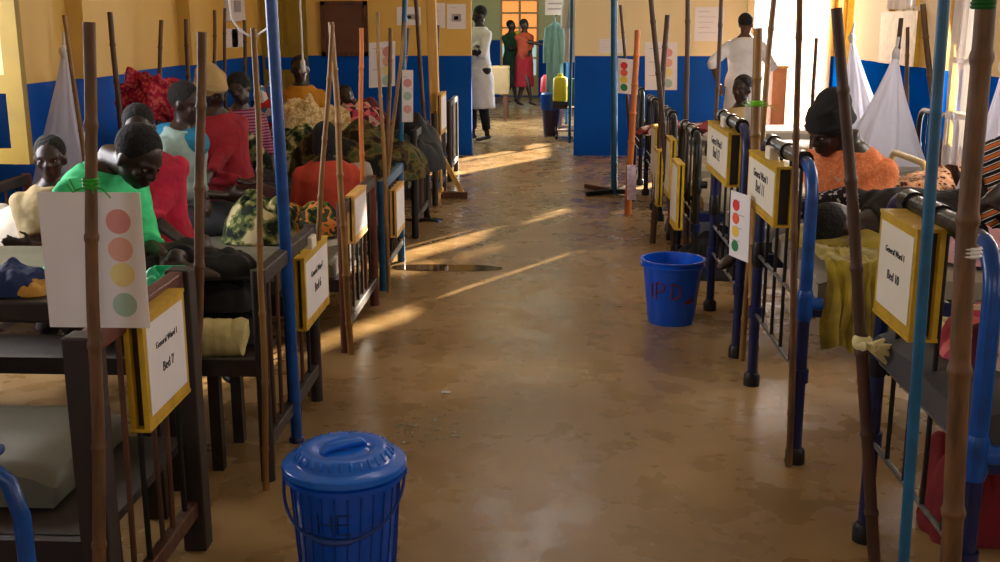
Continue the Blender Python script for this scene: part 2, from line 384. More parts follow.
sheet('pain_chart', 'faint pink chart sheet hanging at end wall right of brown noticeboard', 'chart', (a_, b_, c_), circ=(.7,.055,cols4(cP)), lines=2)
wsheet('wall_notice', 'small grey printed notice on cream wall above left end of blue partition', 599,626,39,53, lines=5)
nb = MB(); a_, b_ = at(694,40,yw), at(722,6,yw)
wsheet('framed_notice', 'large notice with pink border on cream wall left of man in white', 694,723,7,41, lines=5)
sheet('pain_chart', 'white chart with pale circles pinned on blue wall between crossed sticks', 'chart', (at(645,90,yw), at(677,90,yw), at(645,42,yw)), circ=(.72,.05,cols4(cP)), lines=3)
# brown notice board on yellow wall
a_, b_ = at(322,56,YP-.03), at(367,1,YP-.03)
t = thing('notice_board', 'brown wooden notice board on yellow end wall above the blue dado', 'notice board', (a_.x, YP, a_.z))
MB().box(a_.x, b_.x, YP-.03, YP, a_.z, b_.z).build('board', mat('board_brown', rgb(96,58,34), .7), t, smooth=False)
f_ = MB()
for bx_ in ((a_.x,b_.x,a_.z,a_.z+.05),(a_.x,b_.x,b_.z-.05,b_.z),(a_.x,a_.x+.05,a_.z,b_.z),(b_.x-.05,b_.x,a_.z,b_.z)): f_.box(bx_[0],bx_[1],YP-.045,YP-.03,bx_[2],bx_[3])
f_.build('frame', brown_wood, t, smooth=False)
for i, (px, py) in enumerate(((226,48),(233,48))):
    p = ax(px, py, XL+.01)
    sheet('wall_notice', ['small white paper pinned on left yellow wall beside thin poles','second small paper pinned on left yellow wall nearer the corner'][i], 'notice', ((XL+.006,p.y,p.z),(XL+.006,p.y+.5,p.z),(XL+.006,p.y,p.z+.2)), lines=2)
p = ax(232,12,XL+.01)
t = thing('switch_box', 'white electrical switch box high on the left yellow wall', 'switch box', (XL, p.y, p.z-.1))
MB().box(XL, XL+.06, p.y-.25, p.y+.35, p.z-.1, p.z+.3).build('box_body', paper, t, smooth=False, bevel=.01)
MB().box(XL+.06, XL+.07, p.y-.1, p.y+.15, p.z, p.z+.12).build('switch', greyink, t, smooth=False)

# ceiling fill tubes added over the aisle for lid and floor highlights
for i, yy in enumerate((4.6, 9.6)):
    t = thing('ceiling_light', ['fluorescent tube light on the ceiling over the near beds','fluorescent tube light on the ceiling over the far beds'][i], 'ceiling light', (-.05, yy, ZC-.09), 'ceiling tube lights')
    MB().box(-.65,.55,yy-.05,yy+.05,ZC-.06,ZC).build('fixture_body', paper, t, smooth=False, bevel=.008)
    MB().tube([(-.62,yy,ZC-.085),(.52,yy,ZC-.085)], .019, 12).build('light_tube', tube_m if i else emis('glowing_tube', (1,.97,.9,1), 26), t)
    tube_m = bpy.data.materials['glowing_tube']
# ================================================================ BEDS
LX, RX = -.97, .92           # foot ends facing the aisle
def arch(X, y0, y1, ztop, z0, r=.11, n=6):
    pts = [Vector((X,y0,z0))]
    for i in range(n+1):
        a = math.pi-(math.pi/2)*i/n; pts.append(Vector((X, y0+r+r*math.cos(a), ztop-r+r*math.sin(a))))
    for i in range(n+1):
        a = math.pi/2-(math.pi/2)*i/n; pts.append(Vector((X, y1-r+r*math.cos(a), ztop-r+r*math.sin(a))))
    pts.append(Vector((X,y1,z0))); return pts
def right_bed(y0, y1, label, X=RX, ztop=1.08, group='iron beds along the right side', matz=.61, cm=None):
    cm = cm or bluep
    t = thing('iron_bed', label, 'bed', (X, (y0+y1)/2, 0), group)
    XH = X+2.0
    for xx, nm in ((X,'foot_frame'), (XH,'head_frame')):
        fr = MB().tube(arch(xx, y0, y1, ztop, .55), .021, 12).build(nm, navy if nm == 'foot_frame' and cm != blackm else blackm, t)
        if nm == 'foot_frame':
            MB().tube([q_ for q_ in arch(xx,y0,y1,ztop,.6) if q_.y < y0+.09], .0225, 12).build('corner_tube', cm, fr)
            top = MB().tube([(xx, y0+.13, ztop+.003), (xx, y1-.13, ztop+.003)], .027, 12)
            top.build('top_rail', dkmetal, fr)
            for yy in (y0+.17, (y0+y1)/2, y1-.17):
                MB().tube([(xx, yy-.03, ztop+.003), (xx, yy+.03, ztop+.003)], .034, 12).build('collar', dkmetal, fr)
        for yy in (y0, y1):
            lg = MB().tube([(xx, yy, .03), (xx, yy, .56)], .022, 12).build('leg', navy if cm != blackm else blackm, t)
            MB().lathe([(.036,0),(.036,.045),(.026,.06)], (xx,yy,0), 14, closed=True).build('foot_cap', blackm, lg)
            MB().lathe([(.03,.31),(.03,.36)], (xx,yy,0), 14, closed=True).build('collar', navy, lg)
            MB().lathe([(.024,.54),(.029,.56),(.029,.63),(.024,.65)], (xx,yy,0), 14, closed=True).build('collar', cm if yy == y0 else blackm, lg)
        for z in (.33, matz-.02):
            MB().tube([(xx, y0, z+.0), (xx, y1, z)], .008, 8).build('cross_rod', steel, t)
        for k in range(1, 5):
            yy = y0+(y1-y0)*k/5; MB().tube([(xx, yy, .33), (xx, yy, ztop-.01)], .007, 8).build('vertical_bar', blackm, t)
        MB().tube([(xx, y0, .6), (xx+(.06 if xx == X else -.06), y0, .6)], .024, 12).build('rail_socket', cm, t)
    for yy in (y0+.02, y1-.02):
        MB().beam((X+.02, yy, matz-.035), (XH-.02, yy, matz-.035), .03, .05).build('side_rail', navy, t, smooth=False)
    b_ = MB()
    for k in range(9):
        xx = X+.12+k*.22; b_.box(xx-.025, xx+.025, y0+.02, y1-.02, matz-.02, matz-.002)
    b_.build('bed_base', blackm, t, smooth=False)
    return t
def mattress(x0, x1, y0, y1, z, h, m, label, seed=0, sag=.015):
    nx, ny = 34, 16
    def top(u, v):
        e = min(u,1-u,.06)/.06; g = min(v,1-v,.1)/.1; rnd = .03*((1-math.sin(e*math.pi/2))+(1-math.sin(g*math.pi/2)))
        return (x0+(x1-x0)*u, y0+(y1-y0)*v, z+h-rnd+sag*nz(u*5+seed, v*3)-.01*math.sin(u*math.pi))
    mb = MB(); mb.grid(top, nx, ny); w = nx+1
    n0 = len(mb.v); ring = [i for i in range(w)]+[j*w+nx for j in range(1,ny+1)]+[ny*w+i for i in range(nx-1,-1,-1)]+[j*w for j in range(ny-1,0,-1)]
    low = []
    for k in (1, 2):
        for i in ring:
            p = mb.v[i]; cx = (x0+x1)/2; cy = (y0+y1)/2
            bul = .012 if k == 1 else 0
            mb.v.append(Vector((p.x+(bul if p.x > cx else -bul)*(p.x in (x0, x1)), p.y+(bul if p.y > cy else -bul)*(p.y in (y0,y1)), z+h*.5 if k == 1 else z+.004)))
    m_ = len(ring)
    for i in range(m_):
        j = (i+1) % m_
        mb.f.append((ring[i], n0+i, n0+j, ring[j])); mb.f.append((n0+i, n0+m_+i, n0+m_+j, n0+j))
    mb.f.append(tuple(n0+m_+i for i in range(m_)))
    o = mb.build('mattress', m, base=((x0+x1)/2,(y0+y1)/2,z)); return tag(o, label, 'mattress', 'bed mattresses')
RB = [(2.43,3.2),(3.82,4.70),(5.12,6.0),(6.72,7.58),(8.02,8.82),(9.36,10.16),(10.8,11.6)]
rlab = ['iron bed nearest the camera on the right, with the framed Bed 10 sign',
 'blue iron bed with yellow cloth hanging over its edge, second on right',
 'dark iron bed third on right, where the woman in orange sits',
 'iron bed fourth on the right, just behind the open blue bucket',
 'iron bed fifth on the right, among the leaning yellow frames',
 'iron bed sixth on the right, with a maroon patterned cloth on it',
 'farthest iron bed on right, against the blue partition']
for i, (a, b2) in enumerate(RB):
    zz_ = .61 if i < 2 else (.5 if i == 2 else .43)
    right_bed(a, b2, rlab[i], RX+(.08 if i == 0 else 0), 1.09 if i < 3 else .9, matz=zz_, cm=(bluep if i < 2 else (navy if i == 2 else blackm)))
    mattress(RX+.05, RX+1.95, a+.03, b2-.03, zz_, .11, grey_mat2 if i != 0 else mat('dark_mattress', rgb(60,58,62), .6), ['dark mattress under the Bed 10 sign at the right edge','pale grey mattress under the hanging yellow cloth','pale mattress under the woman in orange','pale mattress on the fourth right-hand bed behind the blue bucket','pale mattress on the fifth right-hand bed','pale mattress under the maroon patterned cloth','farthest pale mattress against the blue partition'][i], seed=i*3)
LB = [(2.38,3.07),(3.58,4.42),(5.12,6.03),(6.39,7.2),(8.01,8.8),(9.5,10.3),(10.95,11.75)]
def left_bed(i, y0, y1, label, pm, rm, ztop):
    X = LX-(.09 if i == 0 else 0); dz = .20 if i == 1 else 0
    t = thing('wooden_bed', label, 'bed', (X, (y0+y1)/2, 0), 'wooden beds along the left side')
    XH = X-1.95; r = .034 if i == 0 else .026
    for xx in (X, XH):
        for yy in (y0, y1):
            if i == 0: MB().box(xx-.035, xx+.035, yy-.035, yy+.035, 0, ztop).build('post', pm, t, smooth=False, bevel=.006)
            else: MB().tube([(xx,yy,0),(xx,yy,ztop*.5),(xx,yy,ztop)], [r,r*.95,r], 12).build('post', pm, t)
        MB().beam((xx,y0,ztop-.03),(xx,y1,ztop-.03),.04,.055).build('top_rail', rm, t, smooth=False, bevel=.006)
        MB().beam((xx,y0,.14),(xx,y1,.14),.035,.05).build('bottom_rail', brown_wood if i == 0 else dark_wood, t, smooth=False, bevel=.005)
        for k in range(1,7):
            yy = y0+(y1-y0)*k/7
            MB().tube([(xx,yy+.01*math.sin(k*2.1),.15),(xx,yy,.45),(xx,yy+.008,ztop-.05)], .008, 8).build('rod', [blackm,bamboo_d,brown_wood][k%3], t)
    for yy in (y0+.02, y1-.02):
        MB().beam((X,yy,.33+dz*.4),(XH,yy,.33+dz*.4),.035,.06).build('side_rail', dark_wood, t, smooth=False)
    MB().box(XH+.02, X-.02, y0+(.42 if i == 1 else .03), y1-.03, .335+dz, .36+dz).build('bed_base', dark_wood, t, smooth=False)
    mattress(XH+.04, X-(.19 if i == 0 else .05), y0+(.17,.42,.02,.02,.02,.02,.02)[i], y1-.02, .362+dz, .12, grey_mat, 'grey mattress on '+['the nearest left bed, with the Bed 7 sign','the second left bed, under the person in green','the third left bed, beside the patterned cloth heap','the fourth left bed, with teal posts','the fifth left bed','the sixth left bed, below the man in yellow','the farthest left bed'][i], seed=20+i*5)
    return t
llab = ['dark wooden bed nearest camera on left, with the framed Bed 7 sign','dark post bed second on left, behind the blue lidded bucket','wooden bed third on left, striped by a patch of sun','bed with teal painted foot posts, fourth on left','dark bed fifth on left, near the thin teal pole','dark bed sixth on left, beside the pale wooden stand','farthest bed on left, before the notice board wall']
for i, (a, b2) in enumerate(LB):
    pm = [dark_wood, dark_wood, red_wood, tealp, blackm, dark_wood, dark_wood][i]
    left_bed(i, a, b2, llab[i], pm, [red_wood, dark_wood, dark_wood, tealp, blackm, dark_wood, dark_wood][i], [.88,.76,.74,.66,.8,.8,.8][i])
# ================================================================ SIGN BOXES
def sign_box(side, y0, y1, z0, z1, X, txt, label, depth=.05, tab=False, m=yel_wood):
    """two yellow frames with a gap between; paper faces the aisle. side=+1 right row"""
    t = thing('bed_sign', label, 'sign', (X, (y0+y1)/2, z0), 'yellow framed bed signs')
    s_ = -1 if side > 0 else 1       # direction of the aisle
    b_ = .022
    for nm, xa, xb in (('front_frame', X+s_*depth/2, X+s_*(depth/2-.014)), ('back_board', X-s_*(depth/2-.014), X-s_*depth/2)):
        xa, xb = min(xa,xb), max(xa,xb)
        mb = MB().box(xa,xb,y0,y1,z0,z0+b_*1.4).box(xa,xb,y0,y1,z1-b_,z1).box(xa,xb,y0,y0+b_,z0+b_*1.4,z1-b_).box(xa,xb,y1-b_,y1,z0+b_*1.4,z1-b_)
        mb.box(xa+.003,xb-.003,y0+b_,y1-b_,z0+b_,z1-b_)
        mb.build(nm, m, t, smooth=False)
    MB().box(X-depth/2-.002,X+depth/2+.002,y0-.002,y1+.002,z0-.008,z0+.001).build('spacer', m, t, smooth=False); MB().box(X-depth/2-.002,X+depth/2+.002,y0-.002,y1+.002,z1-.001,z1+.008).build('spacer', m, t, smooth=False)
    MB().box(X-depth/2+.015,X+depth/2-.015,y0+.02,y1-.02,z0+.002,z1-.002).build('dark_filling', dark_wood, t, smooth=False)  # dark block put in for the shade inside the gap
    xf = X+s_*(depth/2+.0015)
    o = MB().box(min(xf,xf-s_*.002),max(xf,xf-s_*.002),y0+b_*.9,y1-b_*.9,z0+b_*1.3,z1-b_*.8).build('paper_sheet', paper if side < 0 else paperw, t, smooth=False)
    ux = Vector((0, 1 if side > 0 else -1, 0)) * (-1 if side > 0 else -1)
    ux = Vector((0,-1,0)) if side > 0 else Vector((0,1,0))
    w = y1-y0; xt = xf+s_*.001
    if txt:
        text_mb('General Ward 1', w*.078, (xt,(y0+y1)/2,z0+(z1-z0)*.69), ux, (0,0,1), .0006).build('lettering', ink, o, smooth=False)
        text_mb(txt, w*.115, (xt,(y0+y1)/2,z0+(z1-z0)*.45), ux, (0,0,1), .0006).build('lettering', ink, o, smooth=False)
    if tab: MB().box(X-.02,X+.02,(y0+y1)/2-.06,(y0+y1)/2+.03,z1,z1+.055).build('paper_pad', paperw, t, smooth=False, bevel=.006)
    return t
def sb(px0, py0, px1, py1, X):  # near/far pixel of the aisle face -> y,z
    p, q = ax(px0, py0, X), ax(px1, py1, X); return p, q
def signpx(side, X, nearx, nt, nb_, farx, ftop, txt, label, **k):
    n0, n1, f0 = ax(nearx, nt, X), ax(nearx, nb_, X), ax(farx, ftop, X)
    print('SIGN', txt, round(n0.y,2), round(f0.y,2), round(n1.z,2), round(n0.z,2))
    s_ = -1 if side > 0 else 1; d = k.get('depth', .05)
    return sign_box(side, n0.y, f0.y, n1.z, (n0.z+f0.z)/2, X-s_*d/2, txt, label, **k)
signpx(1, .91, 918, 232, 348, 881, 212, 'Bed 10', 'yellow framed sign reading Bed 10 on the nearest right bed', depth=.07)
signpx(1, .86, 777, 164, 229, 749, 156, 'Bed 11', 'yellow framed Bed 11 sign with pad on top, hung on blue iron bed', depth=.07, tab=True)
signpx(1, .86, 729, 131, 188, 708, 125, 'Bed 12', 'smaller yellow framed Bed 12 sign behind the one with the green tie', depth=.07, tab=True)
signpx(-1, -1.0, 142, 325, 438, 183, 288, 'Bed 7', 'large yellow framed sign reading Bed 7 at lower left', depth=.05)
signpx(-1, -.93, 304, 264, 333, 327, 234, 'Bed 6', 'yellow framed Bed 6 sign beside the thick blue pole', depth=.045, tab=True)
signpx(-1, -.93, 354, 200, 244, 366, 184, None, 'sunlit white framed sheet on the third left bed', depth=.04, m=pale_wood)
signpx(-1, -.93, 396, 193, 238, 404, 180, None, 'framed sheet with bent corner beside the teal post', depth=.04, m=pale_wood)
sign_box(-1, 9.5, 10.0, .62, .95, -.93, None, 'pale framed sheet hanging by the wooden stand post', depth=.04, m=pale_wood)
for i, (y, z, xx) in enumerate(((6.55,.36,.80),(6.95,.28,.84),(7.35,.42,.84),(7.75,.30,.80),(8.2,.42,.82))):
    sign_box(1, y, y+.3, z, z+.38, xx, None, ['nearest of the yellow frames behind the open blue bucket','second of the yellow frames behind the open bucket','third yellow frame, leaning by the crossed sticks','fourth yellow frame, low beside the thick crossed stick','farthest yellow frame on the right row, near the orange pole'][i], depth=.04)
# charts
def chart_x(X, y0, y1, z0, z1, label, side, cols, tilt=0.0, name='pain_chart'):
    # faces the aisle
    if side > 0: a, b2, c = (X-tilt, y1, z0), (X, y0, z0), (X-tilt, y1, z1)
    else: a, b2, c = (X, y0, z0), (X+tilt, y1, z0), (X, y0, z1)
    return sheet(name, label, 'chart', (a, b2, c), circ=(.25,.026,cols), lines=4)
q = at(50,327,2.36); q2 = at(150,327,2.36); q3 = at(50,192,2.36)
q2.z = q.z; q3.x = q.x
sheet('pain_chart', 'large white chart with four faded circles tied to near left stick', 'chart', (q, q2, q3), circ=(.77,.028,[(.79,cP[0]),(.585,cP[1]),(.4,cP[2]),(.175,cP[3])]), lines=0)
q = at(729,255,4.62); q2 = at(748,263,4.5); q3 = at(731,190,4.62)
sheet('pain_chart', 'small white chart with red, orange, yellow and green circles on right bed', 'chart', (q, q2, q3), circ=(.3,.024,[(.8,cA[0]),(.6,cA[1]),(.4,cA[2]),(.18,cA[3])]), lines=4)
q = at(618,93,9.3); q2 = at(638,95,9.3); q3 = at(618,58,9.3)
sheet('pain_chart', 'small coloured chart tied near top of the far orange pole', 'chart', (q, q2, q3), circ=(.3,.03,[(.8,cA[0]),(.6,cA[1]),(.4,cA[2]),(.18,cA[3])]), lines=0)
q = at(627,200,8.9); q2 = at(636,200,8.9); q3 = at(627,165,8.9)
lil = mat('lilac_label', rgb(178,150,200), .5, col2=rgb(230,220,235), scale=30)
sheet('paper_label', 'narrow lilac printed tag hanging low on the far orange pole', 'label', (q, q2, q3), m=lil, lines=2)
q = at(402,122,7.9); q2 = at(413,122,7.9); q3 = at(402,70,7.9)
sheet('pain_chart', 'narrow chart with faint blue and red dots by teal pole', 'chart', (q, q2, q3), circ=(.5,.03,[(.75,cP[0]),(.5,cP[3]),(.25,cP[1])]), lines=1)
q = at(745,170,5.3); q2 = at(763,170,5.3); q3 = at(745,104,5.3)
sheet('paper_sheet_note', 'blank white sheet hanging behind the green tied bamboo', 'sheet', (q, q2, q3), lines=0)
# ================================================================ POLES
def pole(name, label, top, base, Y, r, m, cat='pole', ext=0, group=None, knots=True, r2=None, bend=0, seg=12, zmin=0.0):
    """top/base: picture points on the plane at distance Y (base None: continue straight to the floor)"""
    T = at(top[0], top[1], Y)
    B_ = at(base[0], base[1], Y)
    d = (T-B_); 
    B0 = B_ + d*((zmin-B_.z)/d.z)           # carry on to the floor
    if ext: T = T+d.normalized()*ext
    n = 26; pts = []; rs = []; sd = random.random()*50; r2 = r2 or r*.82
    for i in range(n+1):
        u = i/n; p = B0.lerp(T, u); wob = .006*nz(u*3+sd, 1.7)*(1 if knots else 0)
        p = p+Vector((wob*2+bend*math.sin(u*math.pi), wob, 0)); rr = r+(r2-r)*u
        pts.append(p); rs.append(rr*(1+(.05*nz(u*9+sd, 4) if knots else 0)))
    if knots:
        P2, R2_ = [], []
        for i, (p, rr) in enumerate(zip(pts, rs)):
            P2.append(p); R2_.append(rr)
            if i % 4 == 2 and i < n:
                q = pts[i+1]; 
                for f, g in ((.3,1.0),(.42,1.16),(.5,1.2),(.58,1.16),(.7,1.0)): P2.append(p.lerp(q, f)); R2_.append(rr*g)
        pts, rs = P2, R2_
    o = MB().tube(pts, rs, seg).build(name, m, base=B0)
    tag(o, label, cat, group); return o, pts
G = 'bamboo mosquito net sticks'
PL = [
 ('bamboo_pole','thick bamboo stick at the near left, tied with green string over the chart',(88,22),(97,562),2.3,.0155,bamboo,None),
 ('bamboo_pole','brown bamboo stick at the far post of the Bed 7 frame',(203,32),(193,527),3.17,.0165,bamboo,None),
 ('bamboo_pole','thin bamboo stick left of the thick blue pole, lit orange low down',(255,28),(268,470),3.5,.0115,bamboo_y,None),
 ('bamboo_pole','bamboo stick leaning from an apex beside the Bed 6 sign',(333,25),(316,300),4.46,.012,bamboo_y,None),
 ('bamboo_pole','bamboo stick forming the right leg of the crossed pair',(331,22),(347,300),5.08,.0165,bamboo_y,None),
 ('bamboo_pole','bright orange lit bamboo stick, right of the crossed pair',(361,28),(364,305),6.06,.015,bamboo_o,None),  # orange colour carries the warm light on this stick
 ('bamboo_pole','thin stick left of the teal bed posts',(378,12),(389,285),6.33,.012,bamboo_y,None),
 ('bamboo_pole','thin leaning stick crossing behind the teal bed posts',(405,22),(384,200),6.6,.012,bamboo_y,None),
 ('bamboo_pole','grey-brown stick with bent top beside thin teal pole',(391,28),(386,200),7.3,.016,bamboo,None),
 ('bamboo_pole','dark stick slanting left of the pale wooden stand',(415,0),(430,205),9.4,.02,bamboo_d,None),
 ('bamboo_pole','short grey stick behind thin teal pole on left',(408,28),(399,130),8.6,.022,bamboo_d,None),
 ('bamboo_pole','dark stick hidden partly behind pale wooden stand',(438,25),(437,120),10.3,.018,bamboo_d,None),
 ('bamboo_pole','bright orange stick on the right row carrying the lilac tag',(637,30),(628,205),9.1,.028,bamboo_o,None),
 ('bamboo_pole','thin dark stick between far teal pole and orange stick',(621,5),(629,130),9.8,.016,bamboo_d,None),
 ('bamboo_pole','grey stick of the crossed pair, leaning right going down',(651,0),(668,180),7.62,.02,bamboo_d,None),
 ('bamboo_pole','brown stick of the crossed pair, leaning left going down',(668,15),(654,235),7.9,.022,bamboo_d,None),
 ('bamboo_pole','straight dark stick above the open blue bucket',(688,0),(686,250),7.5,.018,bamboo_d,None),
 ('bamboo_pole','slender crooked stick beside the Bed 12 sign',(721,0),(709,300),6.05,.013,bamboo_d,None),
 ('bamboo_pole','short thick bamboo stick tied with green string, right row',(757,28),(752,380),4.78,.0235,bamboo_y,None),
 ('bamboo_pole','tall thin bamboo stick tied to the short thick one',(774,0),(742,358),5.06,.0145,bamboo_y,None),
 ('bamboo_pole','long bamboo stick in front of the near corner of the blue iron bed',(800,0),(790,460),3.78,.0125,bamboo,None),
 ('bamboo_pole','thick dark stick knotted with cream rag, leaning left at top',(839,8),(875,548),3.07,.0185,bamboo_d,None),
 ('bamboo_pole','thickest bamboo stick at the right edge, near the camera',(984,0),(948,562),2.27,.0235,bamboo,None),
 ('bamboo_pole','thin wall-side stick holding the left white net',(63,15),(78,120),6.9,.016,bamboo_y,None),
 ('bamboo_pole','dark wall-side stick with curved top, left of the red bundle',(110,12),(118,100),7.7,.022,bamboo_d,None),
 ('bamboo_pole','wall-side stick directly right of the red bundle',(161,20),(158,120),8.8,.02,bamboo,None),
 ('bamboo_pole','wall-side stick just left of the second near stick',(186,19),(188,110),9.2,.022,bamboo,None),
 ('bamboo_pole','slim wall-side stick right of the second near stick',(214,10),(214,110),9.9,.018,bamboo,None),
 ('bamboo_pole','grey wall-side stick close to the small wall papers',(225,8),(226,110),10.5,.018,bamboo_d,None),
 ('bamboo_pole','wall-side stick in front of the pale end door',(244,20),(246,110),11.2,.022,bamboo,None),
 ('bamboo_pole','thin stick behind the woman in the orange top',(816,38),(812,130),8.4,.016,bamboo_d,None),
 ('bamboo_pole','short stick from which the farther right net hangs',(852,32),(849,120),9.4,.018,bamboo_d,None),
 ('bamboo_pole','stick from which the nearer right net hangs',(901,18),(894,90),8.6,.022,bamboo,None),
 ('bamboo_pole','upright wall-side stick right of the nearer white net',(908,27),(907,150),8.6,.018,bamboo,None),
 ('bamboo_pole','leaning wall-side stick just left of the long teal pole',(923,4),(934,105),8.0,.024,bamboo,None),
]
POLES = {}
for (nm, lb, tp, bs, Y, r, m, _) in PL:
    e_ = .5 if tp[1] <= 0 else 0
    POLES[lb] = pole(nm, lb, tp, bs, Y, r, m, ext=e_, group=G, cat='stick')
def ring_tie(P, r, label_parent, m, nm='string_tie', tails=True):
    mb = MB()
    for k in range(3): mb.lathe([(r*1.02,-.004+k*.008),(r*1.18,0+k*.008),(r*1.02,.004+k*.008)], P, 16)
    if tails:
        for j in range(5):
            a = j*1.3; mb.tube([P+Vector((math.cos(a)*r,-r,0)), P+Vector((math.cos(a)*r*2.2,-r*1.6,.01*math.sin(j*2))), P+Vector((math.cos(a)*r*3.2,-r*1.4,-.02*math.cos(j)))], .0018, 6)
    ORI_ = ORI[label_parent.name]; return mb.build(nm, m, label_parent)
o, _ = POLES[PL[0][1]]; ring_tie(at(91,187,2.3), .0155, o, green_tie)
o, _ = POLES[PL[18][1]]; ring_tie(at(756.5,105,4.78), .024, o, mat('lime_string', rgb(120,200,40), .6))
o, _ = POLES[PL[22][1]]; ring_tie(at(983,7,2.27), .021, o, mat('dark_green_string', rgb(10,90,30), .6), tails=False)
ring_tie(at(968,255,2.27), .0235, o, cloth_white, 'thread_tie', tails=False)
# cream rag knotted on the dark stick
o, _ = POLES[PL[21][1]]; K = at(864,344,3.04); rag = MB(); cr_ = mat('cream_rag', rgb(222,208,150), .9, sheen=.2)
rag.lathe([(.019,-.02),(.026,-.012),(.028,0),(.026,.012),(.019,.02)], K+Vector((0,.02,0)), 16)
for j, (dx, dz) in enumerate(((.08,-.03),(.085,.0),(.06,-.05),(-.03,.0),(.05,.02))):
    rag.tube([K, K+Vector((dx*.4,-.03,dz*.2)), K+Vector((dx,-.02,dz))], [.008,.013,.005], 8)
rag.build('rag_knot', cr_, o)
# painted poles
def steelpole(lb, tp, bs, Y, r, m, ext=.6, name='drip_pole'):
    o, pts = pole(name, lb, tp, bs, Y, r, m, ext=ext, knots=False, r2=r); return o
bp_ = steelpole('thick blue painted pole at left, standing behind the lidded bucket', (271,0), (297,440), 3.95, .0225, bluep)
MB().lathe([(.03,0),(.03,.012),(.024,.02)], ORI[bp_.name], 20, closed=True).build('foot_plate', navy, bp_)
tp_ = steelpole('long teal painted pole crossing the Bed 10 sign at the right', (944,0), (904,555), 2.0, .0108, tealp)
MB().lathe([(.03,0),(.03,.012),(.018,.02)], ORI[tp_.name], 20, closed=True).build('foot_plate', navy, tp_)
t1 = steelpole('thin teal pole standing right of the man-high sticks on left', (405,0), (398,238), 8.0, .02, tealp)
MB().lathe([(.05,0),(.05,.02),(.02,.03)], ORI[t1.name], 16, closed=True).build('foot_plate', navy, t1)
t2 = steelpole('thin teal drip pole on a dark cross foot in front of blue partition', (614,0), (614,192), 10.2, .03, tealp)
B0 = ORI[t2.name]
for dx, dy in ((-.26,-.15),(-.25,.35),(.2,-.05),(.12,.3)):
    MB().beam(B0+Vector((0,0,.03)), B0+Vector((dx,dy,.025)), .04, .04).build('cross_foot', blackm if dy < .3 else brown_wood, t2, smooth=False)
# pale wooden stand with splayed braces
Bw = fl(438,198); Tw = at(431,0,Bw.y); 
t = thing('wooden_drip_stand', 'pale wooden post stand with splayed braces near the left partition', 'stand', Bw)
MB().beam(Bw+Vector((0,0,.04)), Tw+Vector((-.01,0,.5)), .085, .085, (0,1,0)).build('post', pale_wood, t, smooth=False, bevel=.008)
for sx, sy in ((-1,0),(1,0),(0,-1),(0,1)):
    MB().beam(Bw+Vector((sx*.22,sy*.22,.05)), Bw+Vector((sx*.02,sy*.02,.42)), .04, .04).build('brace', pale_wood, t, smooth=False)
    MB().beam(Bw+Vector((sx*.02,sy*.02,.03)), Bw+Vector((sx*.27,sy*.27,.03)), .06, .055).build('foot_board', pale_wood if sx < 1 else brown_wood, t, smooth=False)
# drip tubing
def tubing(lb, pts, r, sag=None, parts=None):
    P_ = [Vector(p) for p in pts]; sm = []
    for i in range(len(P_)-1):
        p0, p1, p2, p3 = P_[max(i-1,0)], P_[i], P_[i+1], P_[min(i+2, len(P_)-1)]
        for k in range(6):
            u = k/6; sm.append(.5*((2*p1)+(p2-p0)*u+(2*p0-5*p1+4*p2-p3)*u*u+(3*p1-p0-3*p2+p3)*u**3))
    sm.append(P_[-1]); o = MB().tube(sm, r, 8).build('drip_tube', paper, base=sm[-1]); tag(o, lb, 'drip tube')
    return o
tubing('looping white drip tube hanging behind the thick blue pole', [at(222,-40,4.4),at(229,0,4.4),at(234,22,4.4),at(250,36,4.4),at(262,32,4.4),at(272,18,4.3),at(283,-40,4.2)], .0045)
o = tubing('straight white drip tube hanging above the man in yellow', [at(302,-30,9.3),at(300,0,9.3),at(301,20,9.3),at(302,45,9.3),at(303,66,9.3)], .009)
MB().lathe([(.004,-.06),(.02,-.04),(.02,.04),(.008,.06)], at(303,66,9.3), 12, closed=True).build('drip_chamber', paper, o)
# ================================================================ BUCKETS
def bucket_wall(c, h, rb, rt, th=.004, ribs=0, seg=72):
    wob = (lambda a, z: (.012*(1 if (a*ribs/(2*math.pi)) % 1 < .12 else 0))) if ribs else None
    mb = MB()
    pr = [(0.001,.006),(rb*.9,.004),(rb,0.0),(rb+.002,.012)]
    for i in range(1, 9): pr.append((rb+(rt-rb)*i/9+.002, h*i/9))
    pr += [(rt+.002,h-.035),(rt+.014,h-.032),(rt+.014,h-.022),(rt+.004,h-.018),(rt+.006,h-.006),(rt+.016,h-.003),(rt+.016,h+.002),(rt-.002,h+.002)]
    for i in range(8, -1, -1): pr.append((rb+(rt-rb)*i/9-.004, max(.012, h*i/9)))
    pr.append((.001,.012))
    mb.lathe(pr, c, seg, wob); return mb
# near lidded bucket
c1 = fl(341,600); k1 = c1.y
cN = at(345,470,2.86); cN = Vector((cN.x, 2.86, 0))
K0 = len(bpy.data.objects)
t = thing('plastic_bucket', 'blue plastic bucket with ribbed lid and handle in the foreground', 'bucket', cN)
bw = bucket_wall(cN, .335, .112, .135, ribs=0).build('bucket_body', bucket_m, t)
